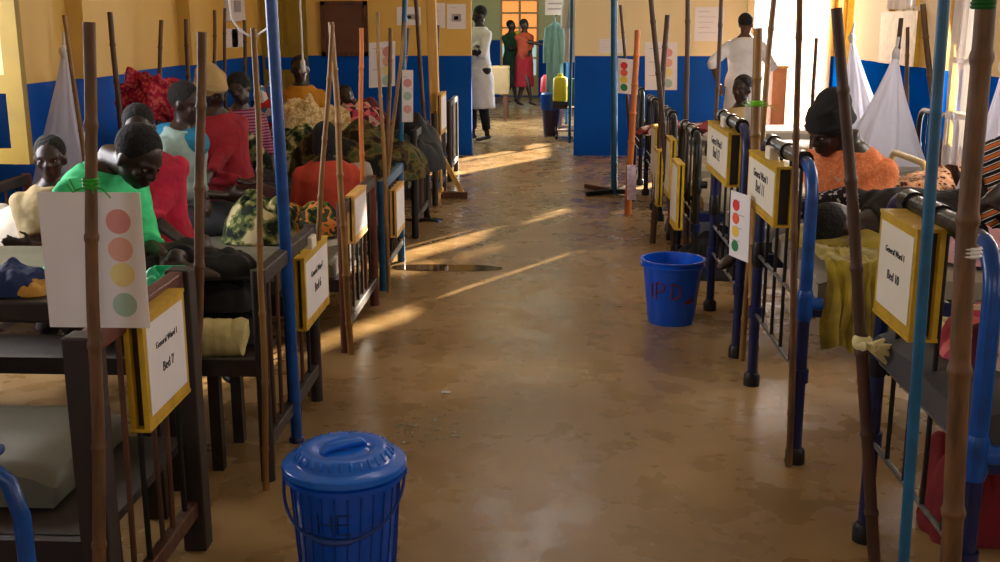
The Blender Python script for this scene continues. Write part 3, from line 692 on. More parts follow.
# raised vertical ribs, leaning a little
rb_ = MB()
for k in range(26):
    a = 2*math.pi*k/26; pts = []
    for i in range(9):
        u = i/8; z = .02+.27*u; r = .112+.023*z/.335+.0035; aa = a+.10*math.sin(u*1.5)
        pts.append(cN+Vector((r*math.cos(aa), r*math.sin(aa), z)))
    rb_.tube(pts, .0022, 6)
rb_.build('body_ribs', mat('bucket_rib_blue', rgb(4,62,165), .3, var=.1), t)
def lidw(a, z): return 0
lz = .337
ld = MB().lathe([(.001,lz+.030),(.03,lz+.030),(.055,lz+.029),(.063,lz+.026),(.068,lz+.031),(.078,lz+.036),(.095,lz+.037),(.108,lz+.034),(.118,lz+.022),(.122,lz+.012),(.128,lz+.008),(.146,lz+.006),(.152,lz+.001),(.153,lz-.014),(.149,lz-.016),(.147,lz-.002),(.001,lz-.002)], cN, 72).build('lid', lid_m, t)
gr = MB(); th0 = R(35)
d_ = Vector((math.cos(th0), math.sin(th0), 0))
gr.tube([cN+d_*-.058+Vector((0,0,lz+.03)), cN+d_*-.045+Vector((0,0,lz+.041)), cN+Vector((0,0,lz+.044)), cN+d_*.045+Vector((0,0,lz+.041)), cN+d_*.058+Vector((0,0,lz+.03))], [.006,.011,.0125,.011,.006], 12)
gr.build('lid_grip', lid_m, ld)
kn = MB()
for k in range(30):
    a = 2*math.pi*k/30; p = cN+Vector((math.cos(a)*.108, math.sin(a)*.108, lz+.0335)); q = cN+Vector((math.cos(a)*.119, math.sin(a)*.119, lz+.021))
    kn.tube([p, q], [.004,.0045], 8, round_ends=True)
kn.build('lid_nubs', lid_m, ld)
hd = []
for i in range(25):
    u = i/24; a = math.pi*u; x = -math.cos(a)*.150; drop = math.sin(a)**.75*.125
    hd.append(cN+Vector((x, -math.sin(a)*.148-.006, .315-drop)))
MB().tube(hd, .0042, 8).build('handle', mat('handle_blue', rgb(14,60,140), .3), t)
MB().tube([hd[10]+Vector((0,0,0)), hd[11], hd[12], hd[13], hd[14]], .008, 10).build('handle_grip', mat('handle_blue', rgb(14,60,140)), t)
for s_ in (-1,1): MB().tube([cN+Vector((s_*.137,-.004,.315)), cN+Vector((s_*.156,-.004,.315))], .009, 10).build('handle_lug', bucket_m, t)
# marker writing
def on_bucket(c, rb, rt, h, strokes, a0, z0, sc, r, m, parent):
    mb = MB()
    for st in strokes:
        pts = []
        for (u, v) in st:
            z = z0+v*sc; rr = rb+(rt-rb)*z/h+.0035; a = a0+u*sc/rr
            pts.append(c+Vector((rr*math.cos(a), rr*math.sin(a), z)))
        mb.tube(pts, r, 6)
    return mb.build('lettering', m, parent)
fine = lambda P_: [tuple(P_[i][j]+(P_[i+1][j]-P_[i][j])*k/4 for j in (0,1)) for i in range(len(P_)-1) for k in range(4)]+[P_[-1]]
mk = mat('faded_marker', rgb(8,34,90), .5)
camdir = math.atan2(-cN.y, -cN.x)
on_bucket(cN,.112,.135,.335,[fine([(0,0),(0,1)]),fine([(0,.5),(.7,.45)]),fine([(.7,0),(.7,1)]),fine([(1.0,1),(1.0,0),(1.6,-.05)]),fine([(1,.5),(1.5,.5)]),fine([(1,1),(1.6,.95)]),fine([(-.6,-.2),(.5,-.25),(2.4,-.3)])],camdir-.55,.2,.05,.0018,mk,bw)
NEARB = t; t.scale = (1.13,1.13,1.13)
# open bucket
cO = fl(671,322); 
cO = Vector((cO.x, cO.y+.02, 0))
t = thing('plastic_bucket', 'open blue bucket with dark red letters beside the right beds', 'bucket', cO)
bo = bucket_wall(cO, .345, .122, .158).build('bucket_body', bucket_m, t)
rd = mat('dark_red_paint', rgb(110,14,34), .5, var=.2)
ca = math.atan2(-cO.y, -cO.x)
D_ = fine([(0,0),(0,1),(.25,.95),(.5,.75),(.55,.45),(.45,.15),(.2,0),(0,0)]); P__ = fine([(0,-.1),(0,1),(.35,.98),(.55,.8),(.5,.6),(.3,.42),(0,.4)])
sh = lambda st, dx: [(u+dx, v) for u, v in st]
on_bucket(cO,.122,.158,.345,[sh(fine([(0,0),(0,.95)]),-1.25),sh(P__,-.93),sh(D_,.1),fine([(.95,-.3),(1.6,-.3)]),fine([(1.1,-.15),(1.5,-.05),(1.45,.2)]),fine([(1.0,-.22),(1.55,-.18)])],ca-.05,.155,.085,.0042,rd,bo)
hp = [cO+Vector((math.cos(a)*.172, math.sin(a)*.172, .325-.0*a)) for a in []]
MB().tube([cO+Vector((.16,0,.32)), cO+Vector((.178,-.01,.30)), cO+Vector((.182,-.03,.27)), cO+Vector((.17,-.05,.24))], .004, 8).build('handle', bucket_m, t)
# ================================================================ CLOTH AND BUNDLES
def heap(name, label, cat, c, lx, ly, h, m, seed, rot=0, rough_=1.0, n=34, group=None, subs=1):
    c = Vector(c); cs, sn = math.cos(rot), math.sin(rot)
    def f(u, v):
        x = (u-.5)*2; y = (v-.5)*2; d = max(0, 1-(abs(x)**2.4+abs(y)**2.4))
        edge = d**.42 if d > 0 else 0
        w = .6*abs(nz(x*1.6+seed, y*1.6, seed*.3))+.22*abs(nz(x*3.2+seed, y*2.8, 2))+.05*nz(x*8+seed, y*7, 5)
        z = h*edge*(.62+rough_*w)
        k = 1+.14*nz(x*2.2+seed, y*2.2, 9)
        # pull the corners in to a rounded outline
        q = 1/ max(1, (x*x+y*y)**.25 if x*x+y*y > 1 else 1)
        X = x*lx/2*k*q; Y = y*ly/2*k*q
        return (c.x+X*cs-Y*sn, c.y+X*sn+Y*cs, c.z+max(z, .004)+.003)
    mb = MB().grid(f, n, n); 
    # underside
    w = n+1; base0 = len(mb.v); top = list(mb.v); mb.v += [Vector((p.x, p.y, c.z+.001)) for p in top]
    q = [(j*w+i, j*w+i+1, (j+1)*w+i+1, (j+1)*w+i) for j in range(n) for i in range(n)]
    mb.f += [tuple(i+base0 for i in f_)[::-1] for f_ in q]
    ed = [i for i in range(w)] + [j*w+n for j in range(1, n+1)] + [n*w+i for i in range(n-1, -1, -1)] + [j*w for j in range(n-1, 0, -1)]
    for a, b2 in zip(ed, ed[1:]+ed[:1]): mb.f.append((b2, a, a+base0, b2+base0))
    o = mb.build(name, m, base=c, subsurf=subs); return tag(o, label, cat, group)
def drape(name, label, cat, x0, x1, ztop, yedge, yin, zlow, m, seed, fold=.025, parent=None, axis='y', nu=40):
    """cloth lying on a surface (from yin) and hanging over the edge at yedge down to zlow"""
    La = abs(yin-yedge); Lb = ztop-zlow; s_ = 1 if yin > yedge else -1
    def f(u, v):
        x = x0+(x1-x0)*u; d = v*(La+Lb)
        fl_ = fold*(nz(u*6+seed, v*1.3)+.5*nz(u*14+seed, v*2))
        if d < La: y, z = yin-s_*d, ztop+.012+abs(fl_)*.7+.02*abs(nz(u*7,v*9,seed))
        else: y, z = yedge-s_*(.02+abs(fl_)*1.2*min(1,(d-La)/.1)), ztop+.01-(d-La)*(1+.12*nz(u*3+seed, 8))
        x += .03*nz(v*4, u*3, seed)
        return (x, y, z) if axis == 'y' else (y, x, z)
    o = MB().grid(f, nu, 30, thick=.004).build(name, m, base=(f(.5,.5)[0], f(.5,.5)[1], zlow)); return tag(o, label, cat)
def roll(name, label, cat, p0, p1, r, m, seed=0, flat=1, sq=.85):
    p0, p1 = Vector(p0), Vector(p1); n = 22; pts = []; rs = []
    for i in range(n+1):
        u = i/n; pts.append(p0.lerp(p1, u)+Vector((0,0,.006*nz(u*6+seed, 2)))); e = min(u,1-u)/.08; rs.append(r*(math.sqrt(max(.12,1-(1-min(1,e))**2)))*(1+.10*nz(u*7+seed, 5)))
    o = MB().tube(pts, rs, 24).build(name, m, subsurf=0); return tag(o, label, cat)
ZL = .482   # left mattress top
cream_floral = patt('cream_floral_cloth', 'camo', [rgb(170,140,92), rgb(202,176,126), rgb(216,190,142), rgb(190,158,110)], 22)
green_pat = patt('green_leaf_cloth', 'camo', [rgb(20,26,18), rgb(58,70,36), rgb(112,112,66), rgb(170,160,120)], 13)
camo = patt('camouflage_cloth', 'camo', [rgb(26,22,14), rgb(62,50,28), rgb(92,80,40), rgb(60,66,36)], 9)
pinkf = patt('pink_floral_cloth', 'vor', [rgb(172,60,84), rgb(196,170,150), rgb(80,30,50), rgb(210,110,110)], 18)
maroonf = patt('maroon_floral_cloth', 'vor', [rgb(112,24,36), rgb(60,20,28), rgb(190,170,160), rgb(130,60,60)], 16)
yelcloth = mat('yellow_cloth', rgb(176,154,30), .9, var=.45, scale=9, bump=.5, col2=rgb(104,86,24), sheen=.2)
leopard = patt('leopard_print', 'leopard', [rgb(60,34,24), rgb(184,132,96), rgb(210,164,126)], 34)
plaid = mat('dark_plaid', rgb(70,34,36), .9, var=.6, scale=20)
white_soft = mat('soft_white_blanket', rgb(205,196,180), .95, var=.2, scale=7, bump=.5)
redp = patt('red_floral', 'vor', [rgb(180,40,56), rgb(150,30,60), rgb(200,90,90)], 55)
blackcloth = mat('black_cloth', rgb(20,17,17), .8, var=.5, scale=8, bump=.5)
def on(px, py, Y, z): p = at(px, py, Y); return Vector((p.x, Y, z))
heap('blanket_heap', 'rumpled white blanket on the far left mattress beside the boy', 'blanket', on(8,238,5.35,ZL), .7,.4,.24, white_soft, 3)
heap('blanket_heap', 'green and black leaf-patterned cloth heap behind the thick blue pole', 'cloth', on(263,226,5.6,ZL), .38,.55,.24, green_pat, 5)
heap('blanket_heap', 'green leaf-patterned cloth spilling right of the thick blue pole', 'cloth', on(305,215,5.72,ZL), .45,.4,.16, patt('orange_green_cloth','camo',[rgb(30,40,20), rgb(86,96,40), rgb(200,120,60), rgb(60,60,40)],14), 8)
heap('blanket_heap', 'camouflage brown blanket heaped right of the crossed sticks', 'blanket', on(358,160,7.9,ZL), 1.0,.7,.36, camo, 12)
heap('blanket_heap', 'leafy green cloth pile behind the person in the red top', 'cloth', on(295,150,8.3,ZL), .8,.6,.32, green_pat, 14)
heap('blanket_heap', 'cream floral cloth heap in front of the man in yellow', 'cloth', on(300,112,9.7,ZL+.14), .5,.4,.34, cream_floral, 17)
heap('blanket_heap', 'second cream floral heap between the crossed sticks', 'cloth', on(328,115,9.9,ZL+.1), .55,.45,.3, cream_floral, 19)
heap('blanket_heap', 'pink floral cloth heap at far left beds, right of crossed sticks', 'cloth', on(352,110,10.0,ZL+.14), .62,.5,.28, pinkf, 23)
heap('blanket_heap', 'pale floral cloth below the pink one, on dark bedding', 'cloth', on(355,118,9.55,ZL+.02), .6,.3,.26, cream_floral, 26)
for i, (x0, x1, a, b2, zt_, lb) in enumerate(((-2.9,-1.05,9.52,10.28,ZL+.12,'dark blanket spread under the cream cloth heaps'),(-2.9,-1.1,6.45,7.15,ZL+.05,'dark grey blanket on the bed with teal posts'))):
    heap('dark_blanket', lb, 'blanket', ((x0+x1)/2,(a+b2)/2,ZL-.01), x1-x0+.05, b2-a+.08, zt_-ZL+.07, blackcloth, 31+i)
heap('blanket_heap', 'black blanket with white marks above the teal posts', 'blanket', on(400,130,8.4,ZL), .7,.75,.36, blackcloth, 41)
roll('rolled_mat', 'pale rolled mat lying between the red top and orange stick', 'mat', on(318,192,6.75,ZL+.13), on(372,183,6.9,ZL+.15), .08, grey_mat2, 2)
heap('folded_cloth', 'green cloth lying by the pale bag on the left beds', 'cloth', on(196,186,6.6,ZL), .3,.25,.09, mat('green_cloth', rgb(40,150,84), .8), 44)
heap('plastic_bag', 'pale turquoise bag resting on a grey mattress behind second stick', 'bag', on(221,190,6.6,ZL), .32,.26,.14, mat('turquoise_bag', rgb(110,150,160), .5), 45)
heap('folded_cloth', 'small yellow cloth beside the pale turquoise bag', 'cloth', on(242,195,6.5,ZL), .2,.16,.06, mat('mustard_cloth', rgb(170,140,40), .8), 46)
# bench with dark cloth between the first and second left beds
bt = thing('wooden_bench', 'dark wooden bench between the two nearest left beds', 'bench', (-1.9,3.4,0))
MB().box(-3.0,-1.16,3.24,3.54,.66,.73).build('bench_top', dark_wood, bt, smooth=False, bevel=.01)
for x in (-2.9,-1.25):
    for y in (3.28,3.5): MB().box(x-.03,x+.03,y-.03,y+.03,0,.66).build('leg', dark_wood, bt, smooth=False)
heap('folded_cloth', 'blue cloth bundle at the left edge, lying on the dark bench', 'cloth', on(12,285,3.38,.731), .22,.22,.10, mat('blue_bundle', rgb(14,40,90), .85), 51)
heap('folded_cloth', 'yellow cloth beside the blue bundle on the dark bench', 'cloth', on(34,284,3.36,.731), .12,.16,.05, mat('ochre_bundle', rgb(186,140,60), .85), 52)
p = at(163,256,3.4); tb = thing('food_box', 'mint green open plastic box beside the magenta shirt', 'box', (p.x,3.4,.731))
mint = mat('mint_plastic', rgb(40,190,140), .4, var=.1)
bx = MB()
x0, x1 = p.x-.05, p.x+.05
bx.box(x0,x1,3.34,3.345,.731,.80).box(x0,x1,3.455,3.46,.731,.80).box(x0,x0+.005,3.345,3.455,.731,.80).box(x1-.005,x1,3.345,3.455,.731,.80).box(x0,x1,3.34,3.46,.731,.736)
bx.build('box_body', mint, tb, smooth=False); MB().box(x0-.004,x1+.004,3.335,3.339,.79,.803).build('box_rim', mint, tb, smooth=False)
heap('plastic_bag', 'crumpled mint green bag in front of the mint box', 'bag', (at(160,265,3.3).x,3.29,.731), .16,.09,.09, mint, 54)
# black bags and cream roll, second left bed
for i, (px, py, z, lx, h, lb) in enumerate(((210,292,ZL-.055,.34,.15,'black bag at the bottom of the dark pile on second left bed'),(218,272,ZL+.07,.32,.14,'black bag in the middle of the dark pile on second left bed'),(212,250,ZL+.19,.26,.13,'black bag topmost of the dark pile on second left bed'))):
    heap('black_bag', lb, 'bag', on(px+8,py,3.88,z), lx,.2,h, blackcloth, 60+i, rough_=.5)
shelf = thing('under_bed_shelf', 'dark shelf along the near side of the second left bed', 'shelf', (-1.7,3.8,0))
MB().box(-2.4,-1.02,3.64,3.97,.385,.41).build('shelf_board', dark_wood, shelf, smooth=False)
for x in (-2.35,-1.17):
    for y in (3.67,3.94): MB().box(x-.02,x+.02,y-.02,y+.02,0,.385).build('leg', dark_wood, shelf, smooth=False)
roll('bedding_roll', 'pale yellow bedding roll lying below the pile of black bags', 'bedding roll', (at(185,335,3.7).x,3.7,.482), (at(246,325,3.7).x,3.72,.482), .068, mat('cream_bedding', rgb(222,204,140), .8, var=.25, scale=12, bump=.5), 7)
# red net bundle at left wall
rp = at(150,95,8.2); hb = MB()
def bund(u, v):
    x = (u-.5)*.38; z = .30*v; return (rp.x+x+.12*v-.05*nz(u*3,v*3), 8.0+.06*math.sin(u*9)+.05*nz(u*4,v*4,2), rp.z-.15+z+.05*nz(u*5,v*2,7)-.10*(u-.5)+.0)
hb.grid(bund, 26, 20, thick=.05); o = hb.build('hanging_bundle', redp, subsurf=1); tag(o, 'red and purple printed cloth bundle hung by the left wall', 'cloth bundle')
# right row
heap('blanket_heap', 'maroon floral cloth lying on a pale mattress at far right', 'cloth', on(690,135,9.75,.61), .95,.5,.12, maroonf, 70)
heap('blanket_heap', 'yellow blanket bundled around the sleeping head', 'blanket', on(852,232,4.35,.722), .5,.5,.10, yelcloth, 72, rough_=.7)
drape('hanging_cloth', 'yellow cloth hanging over the edge of the blue iron bed', 'cloth', .99, 1.27, .725, 3.85, 4.2, .42, yelcloth, 73, fold=.035)
drape('hanging_cloth', 'yellow cloth hanging behind the Bed 10 sign', 'cloth', 1.06, 1.5, .725, 3.14, 2.85, .5, yelcloth, 75, fold=.03)
heap('blanket_heap', 'silvery grey plastic sheet crumpled beside woman in orange', 'sheet', on(800,205,5.0,.722-.11), .55,.3,.16, mat('silver_plastic', rgb(150,145,150), .25, var=.5, scale=16, bump=.8), 78)
heap('folded_cloth', 'blue and white folded cloth under the woman in orange', 'cloth', on(868,180,5.55,.61), .5,.3,.06, mat('blue_white_cloth', rgb(130,160,210), .8, var=.4, scale=18), 79)
bd = patt('beaded_edge', 'vor', [rgb(20,18,22), rgb(170,40,60), rgb(200,180,60), rgb(200,195,190), rgb(22,20,24)], 38)
roll('patterned_mat', 'rolled mat with beaded bright pattern behind the yellow blanket', 'mat', (1.25,4.6,.765), (1.95,4.6,.765), .042, bd, 9)
heap('blanket_heap', 'magenta and white cloth heap behind the dark top rail at right', 'cloth', (1.35,2.85,.72), .6,.4,.16, pinkf, 81)
heap('folded_cloth', 'pale pink pointed bundle near the right edge', 'cloth', on(985,215,3.6+.4,.72), .25,.2,.15, mat('pale_pink_cloth', rgb(214,160,160), .9), 83)
heap('floor_bundle', 'dark bundle stored under the fourth right bed', 'bundle', on(715,210,6.9,0), .5,.4,.3, blackcloth, 84)
heap('floor_bundle', 'grey bundle stored under the fifth right bed', 'bundle', on(700,180,8.3,0), .5,.4,.26, mat('grey_bundle', rgb(90,96,110), .8, var=.3), 85)
for i,(px,Y) in enumerate(((950,2.9),(1010,2.6))): pass
heap('floor_bundle', 'red cloth bundle low under the nearest right bed', 'bundle', on(988,330,3.3,0), .3,.3,.42, mat('deep_red_cloth', rgb(120,16,26), .85), 86)
# bright metal box with cot rail further back on right
cot = thing('metal_cot', 'low cream-railed cot beside the nearer right net', 'cot', (2.3,7.1,0))
for a_ in ((1.9,6.62),(2.9,6.62)):
    pass
MB().tube(arch(2.05,6.02,6.62,.82,0,.06), .018, 10).build('cot_frame', mat('cream_paint_metal', rgb(204,172,110), .4), cot)
MB().tube(arch(2.85,6.02,6.62,.82,0,.06), .018, 10).build('cot_frame', mat('cream_paint_metal', rgb(204,172,110), .4), cot)
MB().box(2.03,2.87,6.04,6.6,.62,.68).build('cot_top', mat('pale_sheet', rgb(190,196,220), .8), cot, smooth=False, bevel=.015)
# stool with blue tubular legs at the bottom left corner
Y_ = 2.06
A, B2, C2 = at(2,462,Y_), at(20,480,Y_), at(25,545,Y_)
st = thing('tubular_stool', 'blue tubular stool leg curving down at the bottom left corner', 'stool', (C2.x-.12, Y_, 0))
for yy in (Y_, Y_-.26):
    MB().tube([(C2.x+.01,yy,.012),(C2.x+.003,yy,.2),(C2.x,yy,A.z-.12),(C2.x-.02,yy,A.z-.045),(C2.x-.06,yy,A.z-.012),(C2.x-.12,yy,A.z),(C2.x-.22,yy,A.z-.012),(C2.x-.27,yy,A.z-.06),(C2.x-.28,yy,A.z-.15),(C2.x-.28,yy,.012)], .018, 12).build('leg_loop', bluep, st)
MB().box(C2.x-.27,C2.x-.02,Y_-.28,Y_+.01,A.z+.018,A.z+.04).build('seat', mat('blue_seat', rgb(16,52,120), .5), st, smooth=False, bevel=.01)
o = heap('white_bag', 'white floral bag on the floor behind the blue stool', 'bag', (C2.x-.1,2.22,0), .34,.2,.36, patt('white_floral','vor',[rgb(200,196,200),rgb(190,110,130),rgb(120,140,180),rgb(205,200,205)],24), 90)
# ================================================================ WET PATCHES
wet = mat('wet_floor', rgb(62,46,30), .06, var=.2, bump=0)
pu = MB(); c = fl(445,268); vs = [c+Vector((0,0,.003))]
for k in range(40):
    a = 2*math.pi*k/40; rr = 1+.3*nz(math.cos(a)*1.5+3, math.sin(a)*1.5); vs.append(c+Vector((math.cos(a)*.42*rr, math.sin(a)*.10*rr, .003)))
pu.add(vs+[v-Vector((0,0,.002)) for v in vs], [(0,j+1,(j+1)%40+1) for j in range(40)]+[(j+1, j+42, (j+1)%40+42, (j+1)%40+1) for j in range(40)])
tag(pu.build('floor_puddle', wet, smooth=False), 'dark damp patch on the floor near the left beds', 'puddle')
dr = MB()
for k in range(46):
    p = fl(395+random.random()*65, 428+random.gauss(0,8)); r = random.uniform(.003,.012)
    dr.ell(p+Vector((0,0,.002)), (r*1.4,r,.0025), nu=8, nv=4)
tag(dr.build('water_drops', mat('water', rgb(150,140,120), .03, var=.1, bump=0)), 'scattered water drops on floor behind the lidded bucket', 'water drops', kind='stuff')
for (px, py, lb) in ((446,393,'small white scrap lying alone in mid aisle'),(567,164,'tiny white scrap on far corridor floor')):
    p = fl(px, py); tag(MB().grid(lambda u, v: (p.x+(u-.5)*.04, p.y+(v-.5)*.03, .004+.006*abs(nz(u*4,v*4))), 5, 4, thick=.002).build('paper_scrap', paper, base=p), lb, 'scrap')
tag(MB().lathe([(.02,.0),(.022,.006),(.018,.014)], fl(438,222), 16, closed=True).build('bottle_cap', bluep), 'small blue bottle cap on the floor by the wooden stand', 'bottle cap')
# ================================================================ NETS
def net(label, tie, base_c, w, d, Y, zb, seed, m=net_m, folds=9, pinch=.05):
    T = Vector(tie); B_ = Vector(base_c); n = 72; rows = 26; vs = []
    for j in range(rows+1):
        u = j/rows; s_ = pinch+(1-pinch)*(u**1.15)
        for k in range(n):
            a = 2*math.pi*k/n; ru = 1+.16*math.sin(folds*a+seed+u*1.2)*(.3+.7*u)+.10*nz(math.cos(a)*3+seed, math.sin(a)*3, u*2)
            c = T.lerp(B_, u); vs.append(Vector((c.x+math.cos(a)*w/2*s_*ru, c.y+math.sin(a)*d/2*s_*ru, c.z)))
    fs = [(i*n+k, i*n+(k+1)%n, (i+1)*n+(k+1)%n, (i+1)*n+k) for i in range(rows) for k in range(n)]
    t = thing('mosquito_net', label, 'mosquito net', B_)
    MB().add(vs, fs).build('net_drape', m, t)
    kn = MB().ell(T, (.03,.03,.045)); kn.tube([T+Vector((0,0,.03)), T+Vector((.01,0,.12))], .01, 8); kn.build('net_knot', cloth_white, t)
    return t
T_ = at(63,58,7.1); T0 = at(64,100,7.1)
net('white mosquito net gathered by the left wall behind the boy', at(64,52,7.0), (at(64,230,7.0).x, 7.0, at(64,252,7.0).z), .62, .4, 7, .5, 2)
net('white mosquito net hanging farther away on right, by the leopard cloth', at(852,38,9.3), (at(866,160,9.3).x, 9.3, at(866,165,9.3).z), .52, .5, 9.3, .5, 5)
net('white mosquito net hanging nearer on the right with a knot on top', at(896,54,8.2), (at(880,160,8.2).x, 8.2, at(880,163,8.2).z), .58, .5, 8.2, .5, 8)
# tall white hanging cloth near right
def hang(label, px0, px1, py0, py1, Y, m, seed, name='hanging_net', cat='net', amp=.03, fr=14):
    a, b2 = at(px0,py0,Y), at(px1,py1,Y)
    f = lambda u, v: (a.x+(b2.x-a.x)*u+.01*nz(v*3,seed), Y+amp*math.sin(u*fr+seed+v*.6)+.02*nz(u*5,v*2,seed), a.z+(b2.z-a.z)*v)
    o = MB().grid(f, 40, 24).build(name, m, base=((a.x+b2.x)/2, Y, min(a.z,b2.z))); return tag(o, label, cat)
hang('tall narrow white net strip left of the thickest bamboo', 957,972,-20,165,5.2,curtain_m,3)
net('grey white mosquito net bunched at the right edge behind striped dress', at(1005,66,5.6), (at(1000,215,5.6).x, 5.6, at(1000,225,5.6).z), .5,.4,5.6,.5,11)
hang('sheer curtain in the bright right-hand corner with orange glow', 781,822,-25,150,YP-.12,mat('peach_curtain', rgb(236,190,150), .9, trans=.25),7,name='door_curtain',cat='curtain',amp=.03,fr=20)
hang('white curtain drawn across the high right window', 866,909,-30,14,YP-3.0,curtain_m,9,name='window_curtain',cat='curtain') if False else None
wc = MB().grid(lambda u, v: (XR-.03-.02*math.sin(u*30), 10.3+.9*u, 1.68+1.0*v), 50, 6).build('window_curtain', curtain_m); tag(wc, 'white curtain drawn across the high right window', 'curtain')
# ================================================================ CORRIDOR
def coat(label, px0, px1, py0, py1, Y, m, name='hanging_coat', cat='coat'):
    a, b2 = at(px0,py0,Y), at(px1,py1,Y); cx = (a.x+b2.x)/2; w = (b2.x-a.x)
    t = thing(name, label, cat, (cx, Y, b2.z))
    H_ = a.z-b2.z; vs = []; n = 40; rows = 18
    for j in range(rows+1):
        u = j/rows; sc = (.35 if u < .02 else .8+.2*min(1,u*2))*(1 if u > .04 else .6)
        for k in range(n):
            an = 2*math.pi*k/n; ru = 1+.12*math.sin(7*an+u*2)
            vs.append(Vector((cx+math.cos(an)*w/2*sc*ru, Y+math.sin(an)*.09*sc*ru, a.z-H_*u)))
    fs = [(i*n+k, i*n+(k+1)%n, (i+1)*n+(k+1)%n, (i+1)*n+k) for i in range(rows) for k in range(n)]+[tuple(range(n))[::-1]]
    MB().add(vs, fs).build('coat_body', m, t)
    for s_ in (-1,1): MB().tube([(cx+s_*w*.35,Y-.02,a.z-.08),(cx+s_*w*.48,Y-.05,a.z-H_*.3),(cx+s_*w*.5,Y-.06,a.z-H_*.55)], [.06,.055,.05], 12).build('sleeve', m, t)
    MB().tube([(cx,Y,a.z-.02),(cx,Y,a.z+.07),(cx+.03,Y,a.z+.1)], .008, 8).build('hanger_hook', blackm, t)
    return t
coat('white coat hanging above the yellow container at corridor side', 565,586,-12,62,14.8,cloth_white)
coat('pale green gown hanging left of the white coat', 547,562,22,96,15.6,mat('green_gown', rgb(96,130,122), .9, bump=.3),name='hanging_gown',cat='gown')
rl = thing('coat_rail', 'dark rail on post carrying the coats in the corridor', 'rail', (.5,15.2,0))
z_ = at(575,-16,14.8).z+.02
MB().tube([(.3,14.6,z_+.06),(.3,17.2,z_+.06)], .015, 10).build('rail', tealp, rl)
for y in (14.6,17.2): MB().tube([(.3,y,0),(.3,y,z_+.06)], .02, 10).build('post', tealp, rl)
a, b2 = at(545,15,15.4), at(568,-6,15.4)
sg = thing('hanging_sign', 'white sign board hanging in the corridor above the gowns', 'sign', ((a.x+b2.x)/2,15.4,a.z))
MB().box(a.x,b2.x,15.4,15.42,a.z,b2.z).build('board', paper, sg, smooth=False)
for i in range(2): MB().box(a.x+.04,b2.x-.04,15.397,15.399,a.z+.07+i*.07,a.z+.09+i*.07).build('text_line', greyink, sg, smooth=False)
# trolley with containers
p = fl(568,138); tr = thing('trolley', 'low metal trolley beside the blue partition in the corridor', 'trolley', (p.x,p.y,0))
for x in (-.16,.16):
    for y in (-.3,.3): MB().tube([(p.x+x,p.y+y,.06),(p.x+x,p.y+y,.5)], .014, 8).build('leg', dkmetal, tr); MB().ell((p.x+x,p.y+y,.04), (.02,.035,.035)).build('wheel', blackm, tr)
for z in (.12,.42): MB().box(p.x-.18,p.x+.18,p.y-.33,p.y+.33,z,z+.02).build('shelf', brown_wood, tr, smooth=False)
gb = mat('green_bin', rgb(10,70,50), .5); yb = mat('yellow_container', rgb(222,206,20), .4, var=.1)
tag(MB().lathe([(.10,0),(.11,.35),(.12,.36)], (p.x+.06,p.y+.1,.442), 20, closed=True).build('green_bin', gb), 'dark green bin standing on the corridor trolley', 'bin')
yc = at(560,100,14.0); yc1 = at(567,75,14.0)
t = thing('yellow_container', 'bright yellow container with rounded top in front of corridor trolley', 'container', (yc.x,14.0,.444))
Yp = p.y-.22
yc = at(560,101,Yp); yt = at(560,76,Yp)
t.location = (yc.x, Yp, yc.z); ORI[t.name] = Vector(t.location)
MB().lathe([(.09,0),(.098,.02),(.098,yt.z-yc.z-.06),(.085,yt.z-yc.z-.02),(.04,yt.z-yc.z)], (yc.x,Yp,yc.z), 20, closed=True).build('container_body', yb, t)
MB().lathe([(.035,0),(.035,.03)], (yc.x,Yp,yt.z), 14, closed=True).build('container_cap', yb, t)
MB().box(yc.x-.1,yc.x+.1,Yp-.1,Yp+.1,.442,yc.z).build('container_stand', dark_wood, t, smooth=False)
for i, (px, py) in enumerate(((551,136),(555,126))):
    q = fl(px, py); t = thing('waste_bin', ['nearer blue topped waste bin by the corridor trolley','farther blue topped waste bin by the corridor trolley'][i], 'bin', q)
    MB().lathe([(.10,0),(.13,.36)], q, 20, closed=True).build('bin_body', mat('plum_plastic', rgb(60,40,58), .5), t)
    MB().lathe([(.14,.36),(.15,.38),(.15,.58),(.13,.6)], q, 20, closed=True).build('bin_rim', bluep, t)
q = at(545,85,16.8); tag(MB().lathe([(.05,0),(.07,.03),(.06,.22),(.02,.27)], q+Vector((0,0,-.12)), 16, closed=True).build('red_container', mat('red_plastic', rgb(196,60,62), .5)), 'red plastic container hanging left of the gowns', 'container')
p = fl(494,122); cb = thing('wooden_cabinet', 'low tan cabinet behind the man in white in the corridor', 'cabinet', (p.x+.02,18.2,0))
MB().box(p.x-.45,p.x+.22,17.8,18.5,.42,.85).build('cabinet_body', mat('tan_board', rgb(150,126,84), .6), cb, smooth=False, bevel=.01)
for x in (p.x-.4,p.x+.17):
    for y in (17.85,18.45): MB().box(x-.03,x+.03,y-.03,y+.03,0,.42).build('leg', brown_wood, cb, smooth=False)
# orange-brown lectern-like cupboard in the bright doorway
a = at(766,125,12.9); tt = thing('wooden_cupboard', 'orange wooden cupboard standing in the bright doorway', 'cupboard', (2.6,12.75,0))
x0, x1 = at(769,100,12.75).x, at(783,100,12.75).x; z1 = at(775,68,12.75).z
MB().box(x0,x1,12.6,12.95,0,z1).build('cupboard_body', mat('orange_wood', rgb(205,130,80), .5), tt, smooth=False, bevel=.01)
MB().box(x0-.01,x1+.01,12.58,12.97,z1,z1+.03).build('cupboard_top', pale_wood, tt, smooth=False)
MB().box(x0+.02,x1-.02,12.585,12.6,.1,z1-.05).build('cupboard_door', mat('orange_wood', rgb(205,130,80)), tt, smooth=False)
